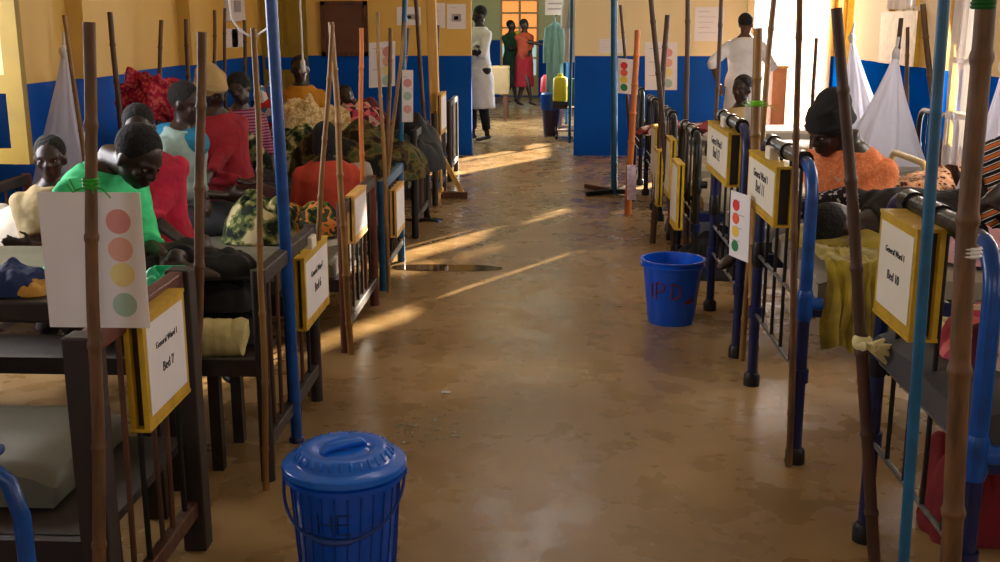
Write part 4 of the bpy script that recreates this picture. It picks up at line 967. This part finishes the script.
# bottles on the beds
gbm = mat('green_bottle', rgb(20,110,60), .3)
p = at(262,100,9.2); tag(MB().lathe([(.035,0),(.037,.02),(.037,.16),(.014,.2),(.014,.24)], (p.x-.1,9.6,.49), 16, closed=True).build('green_bottle', gbm), 'green bottle standing beside the striped purple shirt', 'bottle')
# small patterned bag
heap('plastic_bag', 'white and red printed bag beside the green bottle', 'bag', on(268,88,9.9,ZL+.16), .3,.2,.4, patt('red_white_bag','vor',[rgb(210,205,200),rgb(190,40,40),rgb(60,120,170),rgb(215,210,200)],18), 95)
# loose black sandal by the left beds
p = fl(425,221); sd_ = thing('sandal', 'black sandal lying on the floor below the wooden stand', 'sandal', p)
MB().tube([p+Vector((-.13,0,.012)),p+Vector((-.05,0,.012)),p+Vector((.05,.01,.012)),p+Vector((.12,.01,.012))],[.03,.034,.04,.03],12,round_ends=True,flat=.3,flatdir=(0,0,1)).build('sole', blackm, sd_)
MB().tube([p+Vector((.04,-.03,.02)),p+Vector((.03,0,.05)),p+Vector((.04,.04,.02))],.008,8).build('strap', blackm, sd_)
SUN = 34.0; EXPO = 0.4
LIGHTS = {  # area lights standing in for daylight at openings; fill ones added, unseen
 'window_light_right_near': ((XR+.02,.1,1.65),(-1,.15,-.25),1.3,1.4,(1,.93,.82),8),
 'window_light_right_mid': ((XR+.02,2.9,1.75),(-1,.1,-.3),1.3,1.4,(1,.93,.82),12),
 'window_light_right_far': ((XR+.02,5.55,1.75),(-1,.1,-.3),1.0,1.4,(1,.93,.85),55),
 'window_light_right_end': ((XR+.02,9.2,1.5),(-1,0,-.2),.5,2.0,(1,.94,.88),60),
 'window_light_left_near': ((XL-.02,.1,1.65),(1,.15,-.25),1.3,1.4,(.85,.92,1),8),
 'window_light_left_far': ((XL-.02,4.65,1.65),(1,.2,-.25),1.2,1.4,(.97,.96,1),60),
 'doorway_light': ((2.8,YP+.3,1.25),(-.25,-1,-.15),.8,2.1,(1,.95,.9),115),
 'corridor_light_right': ((1.55,16.6,1.7),(-1,0,-.2),1.9,1.4,(.9,.96,1),110),
 'corridor_light_left': ((-1.55,17.2,1.7),(1,0,-.2),1.4,1.4,(.9,.96,1),80),
 'back_door_light': ((.3,YB+.1,1.9),(0,1,-.35),2.4,1.6,(1,.97,.92),16),  # fill light added at the solid wall behind the camera, no door there
}
# ================================================================ PEOPLE
def ik(a, c, l1, l2, hint):
    d = c-a; D = d.length
    if D > (l1+l2)*.995: c = a+d*((l1+l2)*.995/D); d = c-a; D = d.length
    u = d.normalized(); x = (l1*l1-l2*l2+D*D)/(2*D); h = math.sqrt(max(0, l1*l1-x*x))
    v = hint-u*hint.dot(u); v = v.normalized() if v.length > 1e-4 else Vector((0,0,1))
    return a+u*x+v*h, c
def cloth_mat(n, c, **k): return mat(n, c, .88, var=.28, scale=9, bump=.6, **k)
def person(label, head, pelvis, face, look=None, hands=None, feet=None, sk=skin, shirt=None, sleeve='short', lower=None, legs='sit',
           hair='short', wrap=None, s=None, vox=.009, apron=None, long_coat=None, bulk=1.0, headtilt=0, extra=None, name='person', neck=None, wrapk=1.0, knee=None, elbow=None, handdir=None):
    head, pelvis = Vector(head), Vector(pelvis); ax_ = (head-pelvis)
    s = s or ax_.length/.64
    u = ax_.normalized(); f = Vector(face); f = (f-u*f.dot(u)).normalized(); r = f.cross(u).normalized()
    if neck is not None:
        nb = Vector(neck); u = (nb-pelvis).normalized(); f = Vector(face); f = (f-u*f.dot(u)).normalized(); r = f.cross(u).normalized(); pelvis = nb-u*.505*s
    else:
        pelvis = head-u*.64*s; nb = pelvis+u*.505*s
    look = Vector(look).normalized() if look is not None else f
    hu = (Vector((0,0,1))*.6+u*.6); hu = (hu-look*hu.dot(look)).normalized()
    if headtilt: hu = (Matrix.Rotation(headtilt, 3, look) @ hu)
    hr = look.cross(hu).normalized(); HM = Matrix((hr, look, hu)).transposed()
    base = Vector((pelvis.x, pelvis.y, 0 if legs == 'stand' else pelvis.z-.1*s))
    t = thing(name, label, 'person', base)
    TM = Matrix((r, f, u)).transposed()
    P = lambda x, y, z: pelvis+(r*x+f*y+u*z)*s
    b_ = MB()
    # torso loft
    def torso(mb, infl, z0=-.10, z1=.53, b=bulk):
        prof = [(-.10,.13,.10,0),(-.04,.165,.115,0),(.05,.165,.112,0),(.14,.142,.10,.004),(.24,.148,.105,.008),(.33,.165,.115,.01),(.39,.174,.112,.0),(.43,.16,.098,-.004),(.465,.122,.078,-.008),(.50,.082,.068,-.004),(.53,.056,.056,0)]
        n = 24; vs = []; k_ = 0
        for (z, a, c, fy) in prof:
            if z < z0-1e-6 or z > z1+1e-6: continue
            k_ += 1
            for i in range(n):
                th = 2*math.pi*i/n; vs.append(pelvis+(r*math.cos(th)*(a*b*s+infl)+f*(math.sin(th)*(c*b*s+infl)+fy*s)+u*z*s))
        fs = [(i*n+k, i*n+(k+1)%n, (i+1)*n+(k+1)%n, (i+1)*n+k) for i in range(k_-1) for k in range(n)]+[tuple(range(n))[::-1], tuple(range((k_-1)*n, k_*n))]
        mb.add(vs, fs)
    torso(b_, 0)
    b_.tube([nb-u*.03*s, nb+u*.04*s, head-hu*.05*s-look*.015*s], [.056*s,.05*s,.05*s], 16)
    # head
    b_.ell(head+hu*.022*s-look*.008*s, (.074*s,.092*s,.088*s), HM, 26, 18)
    b_.ell(head-hu*.035*s+look*.018*s, (.058*s,.066*s,.072*s), HM, 22, 14)
    b_.ell(head-hu*.085*s+look*.055*s, (.028*s,.024*s,.02*s), HM)
    b_.tube([head+hu*.018*s+look*.080*s, head-hu*.02*s+look*.098*s], [.009*s,.015*s], 10, round_ends=True)
    b_.ell(head-hu*.024*s+look*.092*s, (.020*s,.012*s,.011*s), HM)
    for z, rr in ((-.052,.0095),(-.066,.0105)):
        b_.ell(head+hu*z*s+look*.082*s, (.026*s,.012*s,rr*s), HM)
    for sd in (-1,1):
        b_.ell(head+hr*sd*.075*s-hu*.012*s-look*.005*s, (.010*s,.02*s,.032*s), HM)
        b_.ell(head+hr*sd*.038*s-hu*.018*s+look*.062*s, (.022*s,.016*s,.02*s), HM)
        b_.tube([head+hr*sd*.014*s+hu*.022*s+look*.084*s, head+hr*sd*.05*s+hu*.022*s+look*.068*s], .0085*s, 8, round_ends=True)
    # arms
    hands = hands or [None, None]; J = []
    for i, sd in enumerate((-1,1)):
        sh = P(sd*.163, -.005, .405)
        tg = Vector(hands[i]) if hands[i] is not None else P(sd*.12, .25, .02)
        hint = Vector(elbow[i]) if elbow else (r*sd*.5-f*.6-Vector((0,0,1))*.7)
        el, wr = ik(sh, tg, .285*s, .25*s, hint); J.append((sh, el, wr))
        b_.tube([sh, sh.lerp(el,.35), el], [.052*s*bulk,.047*s*bulk,.037*s], 16, round_ends=True)
        b_.tube([el, el.lerp(wr,.3), wr], [.038*s,.037*s,.025*s], 16, round_ends=True)
        hd = (wr-el).normalized()
        if handdir and handdir[i] is not None: hd = Vector(handdir[i]).normalized()
        side = hd.cross(f if abs(hd.dot(f)) < .8 else u).normalized()*sd
        pn = side.cross(hd).normalized()
        if pn.dot(pelvis+u*.2*s-wr) < 0: pn = -pn
        pal = wr+hd*.05*s
        b_.tube([wr, wr+hd*.03*s, wr+hd*.085*s], [.026*s,.036*s,.04*s], 14, round_ends=True, flat=.42, flatdir=pn)
        for k in range(4):
            o_ = side*(k-1.5)*.0215*s; ln = [.068,.08,.076,.058][k]*s; a0 = wr+hd*.088*s+o_
            a1 = a0+hd*ln*.5+pn*ln*.10; a2 = a1+hd*ln*.33+pn*ln*.34; 
            b_.tube([a0-hd*.02*s, a0, a1, a2], [.0095*s,.0095*s,.0088*s,.0072*s], 8, round_ends=True)
        th0 = wr+hd*.03*s-side*.03*s; th1 = th0-side*.03*s+hd*.025*s+pn*.01*s; th2 = th1+hd*.034*s+pn*.012*s-side*.004*s
        b_.tube([th0, th1, th2], [.013*s,.011*s,.0085*s], 8, round_ends=True)
    # legs
    LJ = []
    for i, sd in enumerate((-1,1)):
        hp = P(sd*.088, 0, -.03)
        if feet: ft = Vector(feet[i])
        elif legs == 'stand': ft = Vector((pelvis.x, pelvis.y, .08*s))+r*sd*.10*s+f*(.04*sd)*s
        else: ft = pelvis+f*.45*s+r*sd*.1*s-Vector((0,0,.40*s))
        hint = Vector(knee) if knee is not None else f+Vector((0,0,.6))
        kn, an = ik(hp, ft, (.425 if legs == 'stand' else .43)*s, (.405 if legs == 'stand' else .42)*s, hint); LJ.append((hp, kn, an))
        b_.tube([hp, hp.lerp(kn,.4), kn], [.083*s,.072*s,.052*s], 18, round_ends=True)
        b_.tube([kn, kn.lerp(an,.3), kn.lerp(an,.75), an], [.053*s,.055*s,.036*s,.032*s], 16, round_ends=True)
        ff = (f if abs(f.z) < .7 else u); fz = Vector((0,0,1))
        if legs != 'lie':
            ff = Vector((ff.x, ff.y, 0)).normalized()
            b_.tube([an-ff*.035*s-fz*.035*s, an+ff*.05*s-fz*.045*s, an+ff*.13*s-fz*.055*s, an+ff*.175*s-fz*.06*s], [.034*s,.036*s,.034*s,.022*s], 12, round_ends=True, flat=.75, flatdir=fz)
        else: b_.tube([an, an+f*.12*s], [.034*s,.028*s], 12, round_ends=True)
    body = b_.build('body', sk, t, remesh=vox)
    for sd in (-1,1):
        e = MB().ell(head+hr*sd*.031*s+hu*.004*s+look*.0745*s, (.011*s,.008*s,.0055*s), HM, 12, 8); eo = e.build('eye', eyew, t)
        MB().ell(head+hr*sd*.031*s+hu*.004*s+look*.081*s, (.0055*s,.004*s,.0058*s), HM, 10, 6).build('pupil', hairm, eo)
    # hair
    if hair == 'short':
        MB().ell(head+hu*.036*s-look*.02*s, (.081*s,.092*s,.086*s), HM, 24, 16).build('hair', hairm, t, remesh=max(.008, vox))
    elif hair == 'big':
        MB().ell(head+hu*.04*s-look*.03*s, (.098*s,.105*s,.105*s), HM, 24, 16).build('hair', hairm, t, remesh=max(.008, vox))
    elif hair == 'braids':
        hb_ = MB().ell(head+hu*.034*s-look*.022*s, (.083*s,.094*s,.086*s), HM, 24, 16)
        for k in range(9):
            a = math.pi*(.05+.9*k/8); dx = hr*math.cos(a)*.08*s-look*math.sin(a)*.09*s
            hb_.tube([head+dx*.9+hu*.02*s, head+dx*1.08-hu*.05*s, head+dx*1.1-hu*.12*s], [.014*s,.013*s,.008*s], 8, round_ends=True)
        hb_.build('hair', hairm, t, remesh=max(.008, vox))
    if wrap:
        q0 = s; s = s*wrapk; w_ = MB().ell(head+hu*.05*s-look*.022*s, (.098*s,.11*s,.10*s), HM, 24, 16)
        w_.ell(head+hu*.105*s-look*.06*s, (.085*s,.08*s,.07*s), HM, 20, 14)
        for k in range(4):
            pts = []
            for j in range(17):
                a = 2*math.pi*j/16; tl = .25*math.sin(a+k*1.3)
                pts.append(head+hu*(.03+.028*k+tl*.06)*s-look*.02*s+hr*math.cos(a)*(.10-.008*k)*s+look*math.sin(a)*(.108-.008*k)*s)
            w_.tube(pts, .012*s, 8)
        s = q0; w_.build('head_wrap', wrap, t, remesh=max(.008, vox*.9))
    # clothes
    if shirt:
        c_ = MB(); torso(c_, .014, z0=-.10 if not long_coat else -.10, z1=.505)
        for (sh, el, wr) in J:
            if sleeve == 'short':
                e_ = sh.lerp(el, .72); c_.ell(sh, (.062*s*bulk,)*3); c_.tube([sh, sh.lerp(el,.3), e_], [.060*s*bulk,.062*s*bulk,.066*s], 18)
            elif sleeve == 'long':
                c_.tube([sh, sh.lerp(el,.3), el], [.06*s*bulk,.056*s*bulk,.052*s], 18, round_ends=True); c_.tube([el, el.lerp(wr,.95)], [.052*s,.042*s], 18)
            elif sleeve == 'half':
                c_.tube([sh, sh.lerp(el,.3), el], [.06*s*bulk,.058*s*bulk,.056*s], 18, round_ends=True); c_.tube([el, el.lerp(wr,.25)], [.058*s,.06*s], 18)
        if long_coat:
            n = 26; vs = []; zs = [(-.02,.172,.15),(-.12,.19,.17),(-.3,.205,.18),(long_coat,.23,.19)]
            for (z, a, c) in zs:
                for i in range(n):
                    th = 2*math.pi*i/n; k_ = 1+.06*math.sin(th*6)*(-z)
                    vs.append(pelvis+(r*math.cos(th)*a*k_+f*math.sin(th)*c*k_+u*z)*s)
            c_.add(vs, [(i*n+k, i*n+(k+1)%n, (i+1)*n+(k+1)%n, (i+1)*n+k) for i in range(len(zs)-1) for k in range(n)]+[tuple(range(n))[::-1], tuple(range((len(zs)-1)*n, len(zs)*n))])
        c_.build('shirt' if not long_coat else 'coat', shirt, t, remesh=vox, disp=.018*min(1, s))
    if lower:
        l_ = MB(); torso(l_, .008, z0=-.10, z1=.05)
        if legs == 'stand' and lower.name.startswith(('skirt','dress')):
            n = 26; vs = []; zs = [(.1,.165,.12),(-.05,.19,.14),(-.3,.2,.15),(-.55,.21,.16)]
            for (z, a, c) in zs:
                for i in range(n):
                    th = 2*math.pi*i/n; k_ = 1+.05*math.sin(th*5)
                    vs.append(pelvis+(r*math.cos(th)*a*k_+f*math.sin(th)*c*k_+u*z)*s)
            l_.add(vs, [(i*n+k, i*n+(k+1)%n, (i+1)*n+(k+1)%n, (i+1)*n+k) for i in range(3) for k in range(n)]+[tuple(range(n))[::-1], tuple(range(3*n, 4*n))])
        else:
            for (hp, kn, an) in LJ:
                l_.tube([hp, hp.lerp(kn,.5), kn], [.098*s,.088*s,.070*s], 18, round_ends=True); l_.tube([kn, kn.lerp(an,.85)], [.070*s,.055*s], 18)
            if lower.name.startswith(('skirt','dress')):
                a_, b3 = LJ[0][0].lerp(LJ[1][0],.5), LJ[0][1].lerp(LJ[1][1],.5); l_.tube([a_, b3], [.10*s,.09*s], 16, round_ends=True)
                l_.tube([b3, LJ[0][2].lerp(LJ[1][2],.5).lerp(b3,.25)], [.11*s,.12*s], 16)
        l_.build('skirt' if lower.name.startswith(('skirt','dress')) else 'trousers', lower, t, remesh=vox, disp=.012*min(1, s))
    if extra: extra(t, P, J, LJ, s, head, HM)
    return t
def seat(px, py, Y, z, off=(0,0)):
    h = at(px, py, Y); return h, Vector((h.x+off[0], Y+off[1], z))
V = Vector
# boy at far left
h, p = seat(50,158,4.85,.46,(-.02,.05))
def necktrim(t, P, J, LJ, s, head, HM):
    MB().tube([P(-.03,.10,.47),P(-.035,.125,.36),P(-.03,.13,.2)],[.018*s,.022*s,.02*s],10,flat=.5,flatdir=(0,1,0)).build('red_trim', cloth_mat('red_trim_cloth', rgb(190,30,36)), t)
person('child in cream shirt with red trim seated at the far left', h, p, V((.35,-1,0)), V((.25,-1,-.15)), [h+V((-.02,-.22,-.36)), h+V((.14,-.22,-.38))], [V((p.x+.05,p.y-.36,.2)),V((p.x+.22,p.y-.34,.2))], shirt=cloth_mat('cream_patterned_shirt', rgb(160,140,100)), lower=cloth_mat('dark_shorts', rgb(40,24,22)), sleeve='short', s=.86, extra=necktrim, vox=.008)
# person in bright green, bending
h, p = seat(138,157,3.92,.70,(-.26,.12)); nk = at(108,166,4.02)
person('person in bright green shirt bending forward on the second left bed', h, p, V((1,-.35,-.2)), V((.8,-.35,-.7)), [h+V((.10,-.1,-.34)), h+V((.13,.05,-.34))], [V((p.x+.42,3.78,.76)),V((p.x+.44,4.05,.76))], shirt=cloth_mat('bright_green_cloth', rgb(80,236,156), col2=rgb(40,184,116)), lower=cloth_mat('dark_trousers', rgb(26,26,30)), sleeve='half', hair='short', bulk=1.12, s=.98, neck=nk, handdir=[(1,-.3,-.5),(1,-.2,-.6)], vox=.008)
# magenta polo
h, p = seat(139,128,4.72,.58,(-.03,.08))
def emblem(t, P, J, LJ, s, head, HM):
    MB().ell(P(.075,.128,.34), (.016,.008,.02)).build('shirt_emblem', mat('gold_thread', rgb(220,150,30), .6), t)
    MB().tube([P(-.05,.03,.50),P(0,.085,.46),P(.05,.03,.50)], .012*s, 8, round_ends=True).build('collar', cloth_white, t)
person('person in magenta polo shirt with gold emblem behind the green shirt', h, p+V((.05,0,0)), V((.55,-1,0)), V((.3,-1,-.3)), [h+V((.0,-.3,-.50)), h+V((.30,-.22,-.52))], [V((p.x+.3,p.y-.5,.2)),V((p.x+.45,p.y-.45,.2))], shirt=cloth_mat('magenta_polo', rgb(196,20,62), col2=rgb(150,10,46)), lower=redp, sleeve='half', extra=emblem, bulk=1.08, vox=.008)
# teal + white shirt
h, p = seat(186,103,5.7,.58,(-.13,.05))
def vest(t, P, J, LJ, s, head, HM):
    MB().ell(P(.0,-.03,.40), (.192*s,.142*s,.12*s)).build('teal_yoke', cloth_mat('teal_yoke_cloth', rgb(20,120,160)), t, remesh=.01)
person('person in pale grey shirt with teal yoke, facing right', h, p, V((1,-.25,0)), V((1,-.2,-.25)), [h+V((.12,-.15,-.5)), h+V((.14,.1,-.5))], [V((p.x+.5,5.6,.2)),V((p.x+.5,5.85,.2))], shirt=cloth_mat('pale_grey_shirt', rgb(150,176,170)), lower=cloth_mat('dark_trousers', rgb(26,26,30)), sleeve='half', extra=vest, bulk=1.05, vox=.009)
# cream head scarf, red blouse
h, p = seat(212,92,6.5,.58,(.05,.05))
person('person in red blouse with cream head scarf behind the second near stick', h, p, V((.9,-.8,0)), V((1,-.5,-.4)), [h+V((.05,-.3,-.45)), h+V((.2,-.2,-.5))], [V((p.x+.4,6.2,.2)),V((p.x+.5,6.4,.2))], shirt=cloth_mat('red_blouse', rgb(150,18,34)), lower=cloth_mat('skirt_plaid', rgb(70,30,34)), sleeve='long', hair=None, wrap=cloth_mat('cream_scarf', rgb(184,152,100)), bulk=1.12, vox=.01)
# striped purple
h, p = seat(240,90,7.2,.60,(-.02,.05))
def shawl(t, P, J, LJ, s, head, HM):
    MB().tube([P(.14,.03,.47),P(.05,.15,.3),P(-.08,.16,.1),P(-.1,.12,-.05)],[.05*s,.06*s,.08*s,.09*s],14,round_ends=True,flat=.6,flatdir=(0,1,0)).build('green_wrap', green_pat, t, remesh=.01)
person('person in striped purple top with leafy green wrap, head leaning left', h, p, V((.8,-.8,0)), V((-.2,-1,-.1)), None, [V((p.x+.35,6.9,.2)),V((p.x+.4,7.1,.2))], shirt=patt('purple_stripe','stripe',[rgb(96,30,62),rgb(150,90,110)],16), lower=cloth_mat('black_skirt', rgb(30,24,26)), sleeve='half', hair='big', headtilt=.5, extra=shawl, vox=.01)
# man in yellow
h, p = seat(300,69,10.0,.50,(0,.05))
person('person in mustard yellow shirt seated under the straight drip tube', h, p, V((.1,-1,0)), V((.1,-1,-.1)), None, None, shirt=cloth_mat('mustard_shirt', rgb(196,130,24)), lower=cloth_mat('dark_trousers', rgb(26,26,30)), sleeve='half', vox=.012)
# red-orange top, back to camera
h, p = seat(325,139,6.24,.25,(.02,-.02))
person('child in orange red top with back to camera on the left row', h, p, V((-.25,1,0)), V((-.3,1,-.2)), None, [V((p.x-.15,p.y+.5,.3)),V((p.x+.1,p.y+.5,.3))], shirt=cloth_mat('orange_red_top', rgb(186,62,38)), lower=cloth_mat('dark_shorts', rgb(40,24,22)), sleeve='half', hair='braids', s=.86, bulk=1.12, vox=.01)
# lying person by pink cloth
h = at(346,95,10.1)
person('person in dark clothes reclining behind the pink floral cloth', h, h+V((.3,.15,-.4)), V((-.2,-1,.6)), V((0,-1,.1)), None, [h+V((.7,0,-.5)),h+V((.7,.2,-.5))], shirt=cloth_mat('maroon_top', rgb(96,24,38)), lower=cloth_mat('skirt_plaid', rgb(70,30,34)), sleeve='half', legs='lie', vox=.013)
# ---- standing people
def stand(px, pyfeet, hgt, **k):
    b_ = fl(px, pyfeet); s = hgt/1.70; return b_, b_+V((0,0,.93*s)), b_+V((0,0,1.585*s)), s
b_, p, h, s = stand(480,141,1.76)
person('person in white coat partly behind the left partition edge', h+V((.0,0,0)), p, V((-.7,-.6,0)), V((-1,-.2,-.3)), [p+V((-.18,-.32,.24)), p+V((.0,-.36,.24))], None, shirt=cloth_white, lower=cloth_mat('black_trousers', rgb(16,16,20)), sleeve='half', legs='stand', long_coat=-.52, s=s, vox=.014)
b_, p, h, s = stand(524,107,1.60)
person('person in orange and red dress walking at the far corridor', h, p, V((.6,-.8,0)), V((.8,-.6,-.2)), [p+V((.1,-.2,.1)), p+V((.42,-.1,.25))], [b_+V((-.12,.05,.08)),b_+V((.14,-.1,.08))], shirt=cloth_mat('burnt_orange_top', rgb(170,70,40)), lower=cloth_mat('skirt_crimson', rgb(150,20,36)), sleeve='short', legs='stand', s=s, vox=.018)
b_, p, h, s = stand(511,104,1.58)
person('person in yellow top and dark green wrap beside the red dress', h, p, V((.5,-.8,0)), V((.9,-.4,0)), [p+V((.1,-.2,.1)), p+V((.2,-.2,.25))], [b_+V((-.1,.05,.08)),b_+V((.1,-.1,.08))], shirt=cloth_mat('dark_green_wrap', rgb(20,66,44)), lower=cloth_mat('skirt_dark_green', rgb(24,54,40)), sleeve='short', legs='stand', s=s, vox=.018,
  extra=lambda t,P,J,LJ,s,head,HM: MB().ell(P(-.13,.0,.42),(.09,.09,.12)).build('yellow_sleeve', cloth_mat('yellow_sleeve_cloth', rgb(200,180,30)), t, remesh=.02))
# man in white, right, back turned
Yd = 12.0; hh = at(746,24,Yd); s = hh.z/1.585
b_ = V((hh.x,Yd,0)); p = b_+V((0,0,.93*s))
person('person in white coat seen from behind at the bright doorway', hh, p, V((.35,1,0)), V((.5,.8,-.1)), [p+V((-.27,-.02,.02)), p+V((.36,.28,.20))], None, sk=skin2, shirt=cloth_white, lower=cloth_mat('white_trousers', rgb(205,200,205)), sleeve='half', legs='stand', long_coat=-.5, s=s, bulk=1.12, vox=.013)
# seated in cream, head turned to camera
h, p = seat(742,89,8.45,.5,(.04,.03))
person('person in cream shirt seated in front of the white coat, head turned left', h, p, V((-.5,1,0)), V((-.75,-.8,-.1)), None, [V((p.x-.1,8.95,.25)),V((p.x+.1,8.95,.25))], shirt=cloth_mat('cream_shirt', rgb(206,176,124)), lower=cloth_mat('dark_trousers', rgb(26,26,30)), sleeve='half', bulk=1.05, vox=.012)
# woman in orange with black head wrap
h, p = seat(829,130,5.2,.58,(.12,.1))
def beads(t, P, J, LJ, s, head, HM):
    MB().tube([P(-.08,.02,.50),P(-.05,.11,.42),P(0,.135,.38),P(.05,.11,.42),P(.08,.02,.50)], .007*s, 8).build('necklace', mat('cream_beads', rgb(206,180,150), .4), t)
    MB().ell(head+HM @ V((-.078,0,-.05)), (.008,.008,.016)).build('earring', mat('gold', rgb(230,180,60), .2, 1), t)
    MB().tube([J[0][2].lerp(J[1][2],.5)+V((-.2,0,.02)), J[0][2].lerp(J[1][2],.5)+V((.0,0,.05)), J[0][2].lerp(J[1][2],.5)+V((.22,0,.0))], [.05,.075,.06], 16, round_ends=True).build('lap_cloth', patt('black_floral','vor',[rgb(24,20,24),rgb(40,30,34),rgb(22,18,20),rgb(28,22,24),rgb(30,24,26),rgb(24,20,22),rgb(170,160,160)],90), t, remesh=.01)
person('person in orange top with big black head wrap, looking down left', h, p, V((-.6,-1,0)), V((-.85,-.45,-.5)), [h+V((-.10,-.28,-.34)), h+V((.16,-.30,-.34))], [V((p.x-.5,5.3,.5)),V((p.x+.1,5.1,.5))], sk=skin, shirt=patt('orange_dotted','vor',[rgb(226,132,84),rgb(218,118,72),rgb(232,144,98),rgb(222,126,80)],130), lower=cloth_mat('black_skirt', rgb(30,24,26)), sleeve='half', hair=None, wrap=cloth_mat('black_wrap', rgb(16,12,14)), wrapk=1.0, s=1.04, neck=at(850,146,5.22), extra=beads, bulk=1.1, vox=.008)
# sleeping person, yellow blanket (Bed 11): head toward camera side
h = at(836,224,4.25); h.z = .80
person('sleeping person with dark head resting on yellow blanket', h, h+V((.62,.12,-.0)), V((0,-.4,.9)), V((.6,.35,.7)), [h+V((.5,-.15,.12)),h+V((.6,.2,.12))], [h+V((1.3,.05,-.02)),h+V((1.3,.25,-.02))], shirt=cloth_mat('black_top', rgb(26,22,26)), lower=cloth_mat('dark_trousers', rgb(26,26,30)), legs='lie', vox=.009)
# lying person in leopard print
h = at(1010,170,6.5); h.z = 1.0
pl_ = at(925,186,5.9); pl_.z = .66
person('lying person in leopard print with bent dark knees, head outside frame', pl_+V((.6,.25,.12)), pl_, V((0,-.2,1)), V((-.4,-.2,.8)), [pl_+V((.1,-.15,.15)),pl_+V((.3,.2,.15))], [at(845,190,5.3)+V((0,0,-.04)), at(838,186,5.6)+V((0,0,-.04))], shirt=leopard, lower=leopard, legs='lie', knee=(.2,-1,.15), vox=.01)
# striped dress at right edge
h, p = seat(1018,112,4.35,.80,(.06,.05))
person('person in black, white and orange striped dress at the right edge', h, p, V((-.8,-.5,0)), V((-.8,-.4,-.3)), [h+V((-.25,-.2,-.45)),h+V((-.1,-.25,-.45))], [V((p.x-.4,4.2,.6)),V((p.x-.4,4.4,.6))], shirt=patt('striped_dress','stripe',[rgb(18,16,20),rgb(210,205,200),rgb(18,16,20),rgb(196,100,40)],8,rot=(.3,.4,0)), lower=patt('dress_striped','stripe',[rgb(18,16,20),rgb(210,205,200),rgb(18,16,20),rgb(196,100,40)],8,rot=(.3,.4,0)), sleeve='long', bulk=1.1, vox=.009)
# ================================================================ OUTSIDE, LIGHT, CAMERA
struct('ground', MB().box(-40,40,-30,60,-.3,-.12), mat('dry_ground', rgb(170,150,120), .9, var=.2, scale=.5, bump=0))
W = bpy.data.worlds.new('World'); S.world = W; W.use_nodes = True
W.node_tree.nodes['Background'].inputs[0].default_value = (.93,.95,1,1); W.node_tree.nodes['Background'].inputs[1].default_value = 2.6
def area(name, loc, dirv, sx, sy, col, pw, spread=math.pi):
    l = bpy.data.lights.new(name, 'AREA'); l.shape = 'RECTANGLE'; l.size = sx; l.size_y = sy; l.color = col; l.energy = pw; l.spread = spread
    o = bpy.data.objects.new(name, l); COL.objects.link(o); o.location = loc; o.rotation_euler = Vector(dirv).to_track_quat('-Z','Y').to_euler(); return o
su = bpy.data.lights.new('sun', 'SUN'); su.energy = SUN; su.angle = R(1.2); su.color = (1,.86,.66)
so = bpy.data.objects.new('sun', su); COL.objects.link(so)
el = R(16.5); az = Vector((1.86,3.05,0)).normalized()
so.rotation_euler = (-(az*math.cos(el)+Vector((0,0,math.sin(el))))).to_track_quat('-Z','Y').to_euler(); so.location = (6,16,5)
for (nm, a) in LIGHTS.items(): area(nm, *a)
cam = bpy.data.cameras.new('camera'); co = bpy.data.objects.new('camera', cam); COL.objects.link(co)
cam.sensor_width = 36; cam.lens = 36*F/1000; cam.sensor_fit = 'HORIZONTAL'; cam.clip_start = .05; cam.clip_end = 200
co.location = (0,0,EYE); co.matrix_world = Matrix.Translation((0,0,EYE)) @ Matrix((RT, UP, -FW)).transposed().to_4x4()
S.camera = co
vs_ = S.view_settings; vs_.view_transform = 'Standard'; vs_.look = 'None'; vs_.gamma = 1; vs_.use_curve_mapping = False; vs_.exposure = EXPO
S.cycles.max_bounces = 7; S.cycles.use_denoising = True; S.cycles.sample_clamp_indirect = 4; S.cycles.transparent_max_bounces = 24
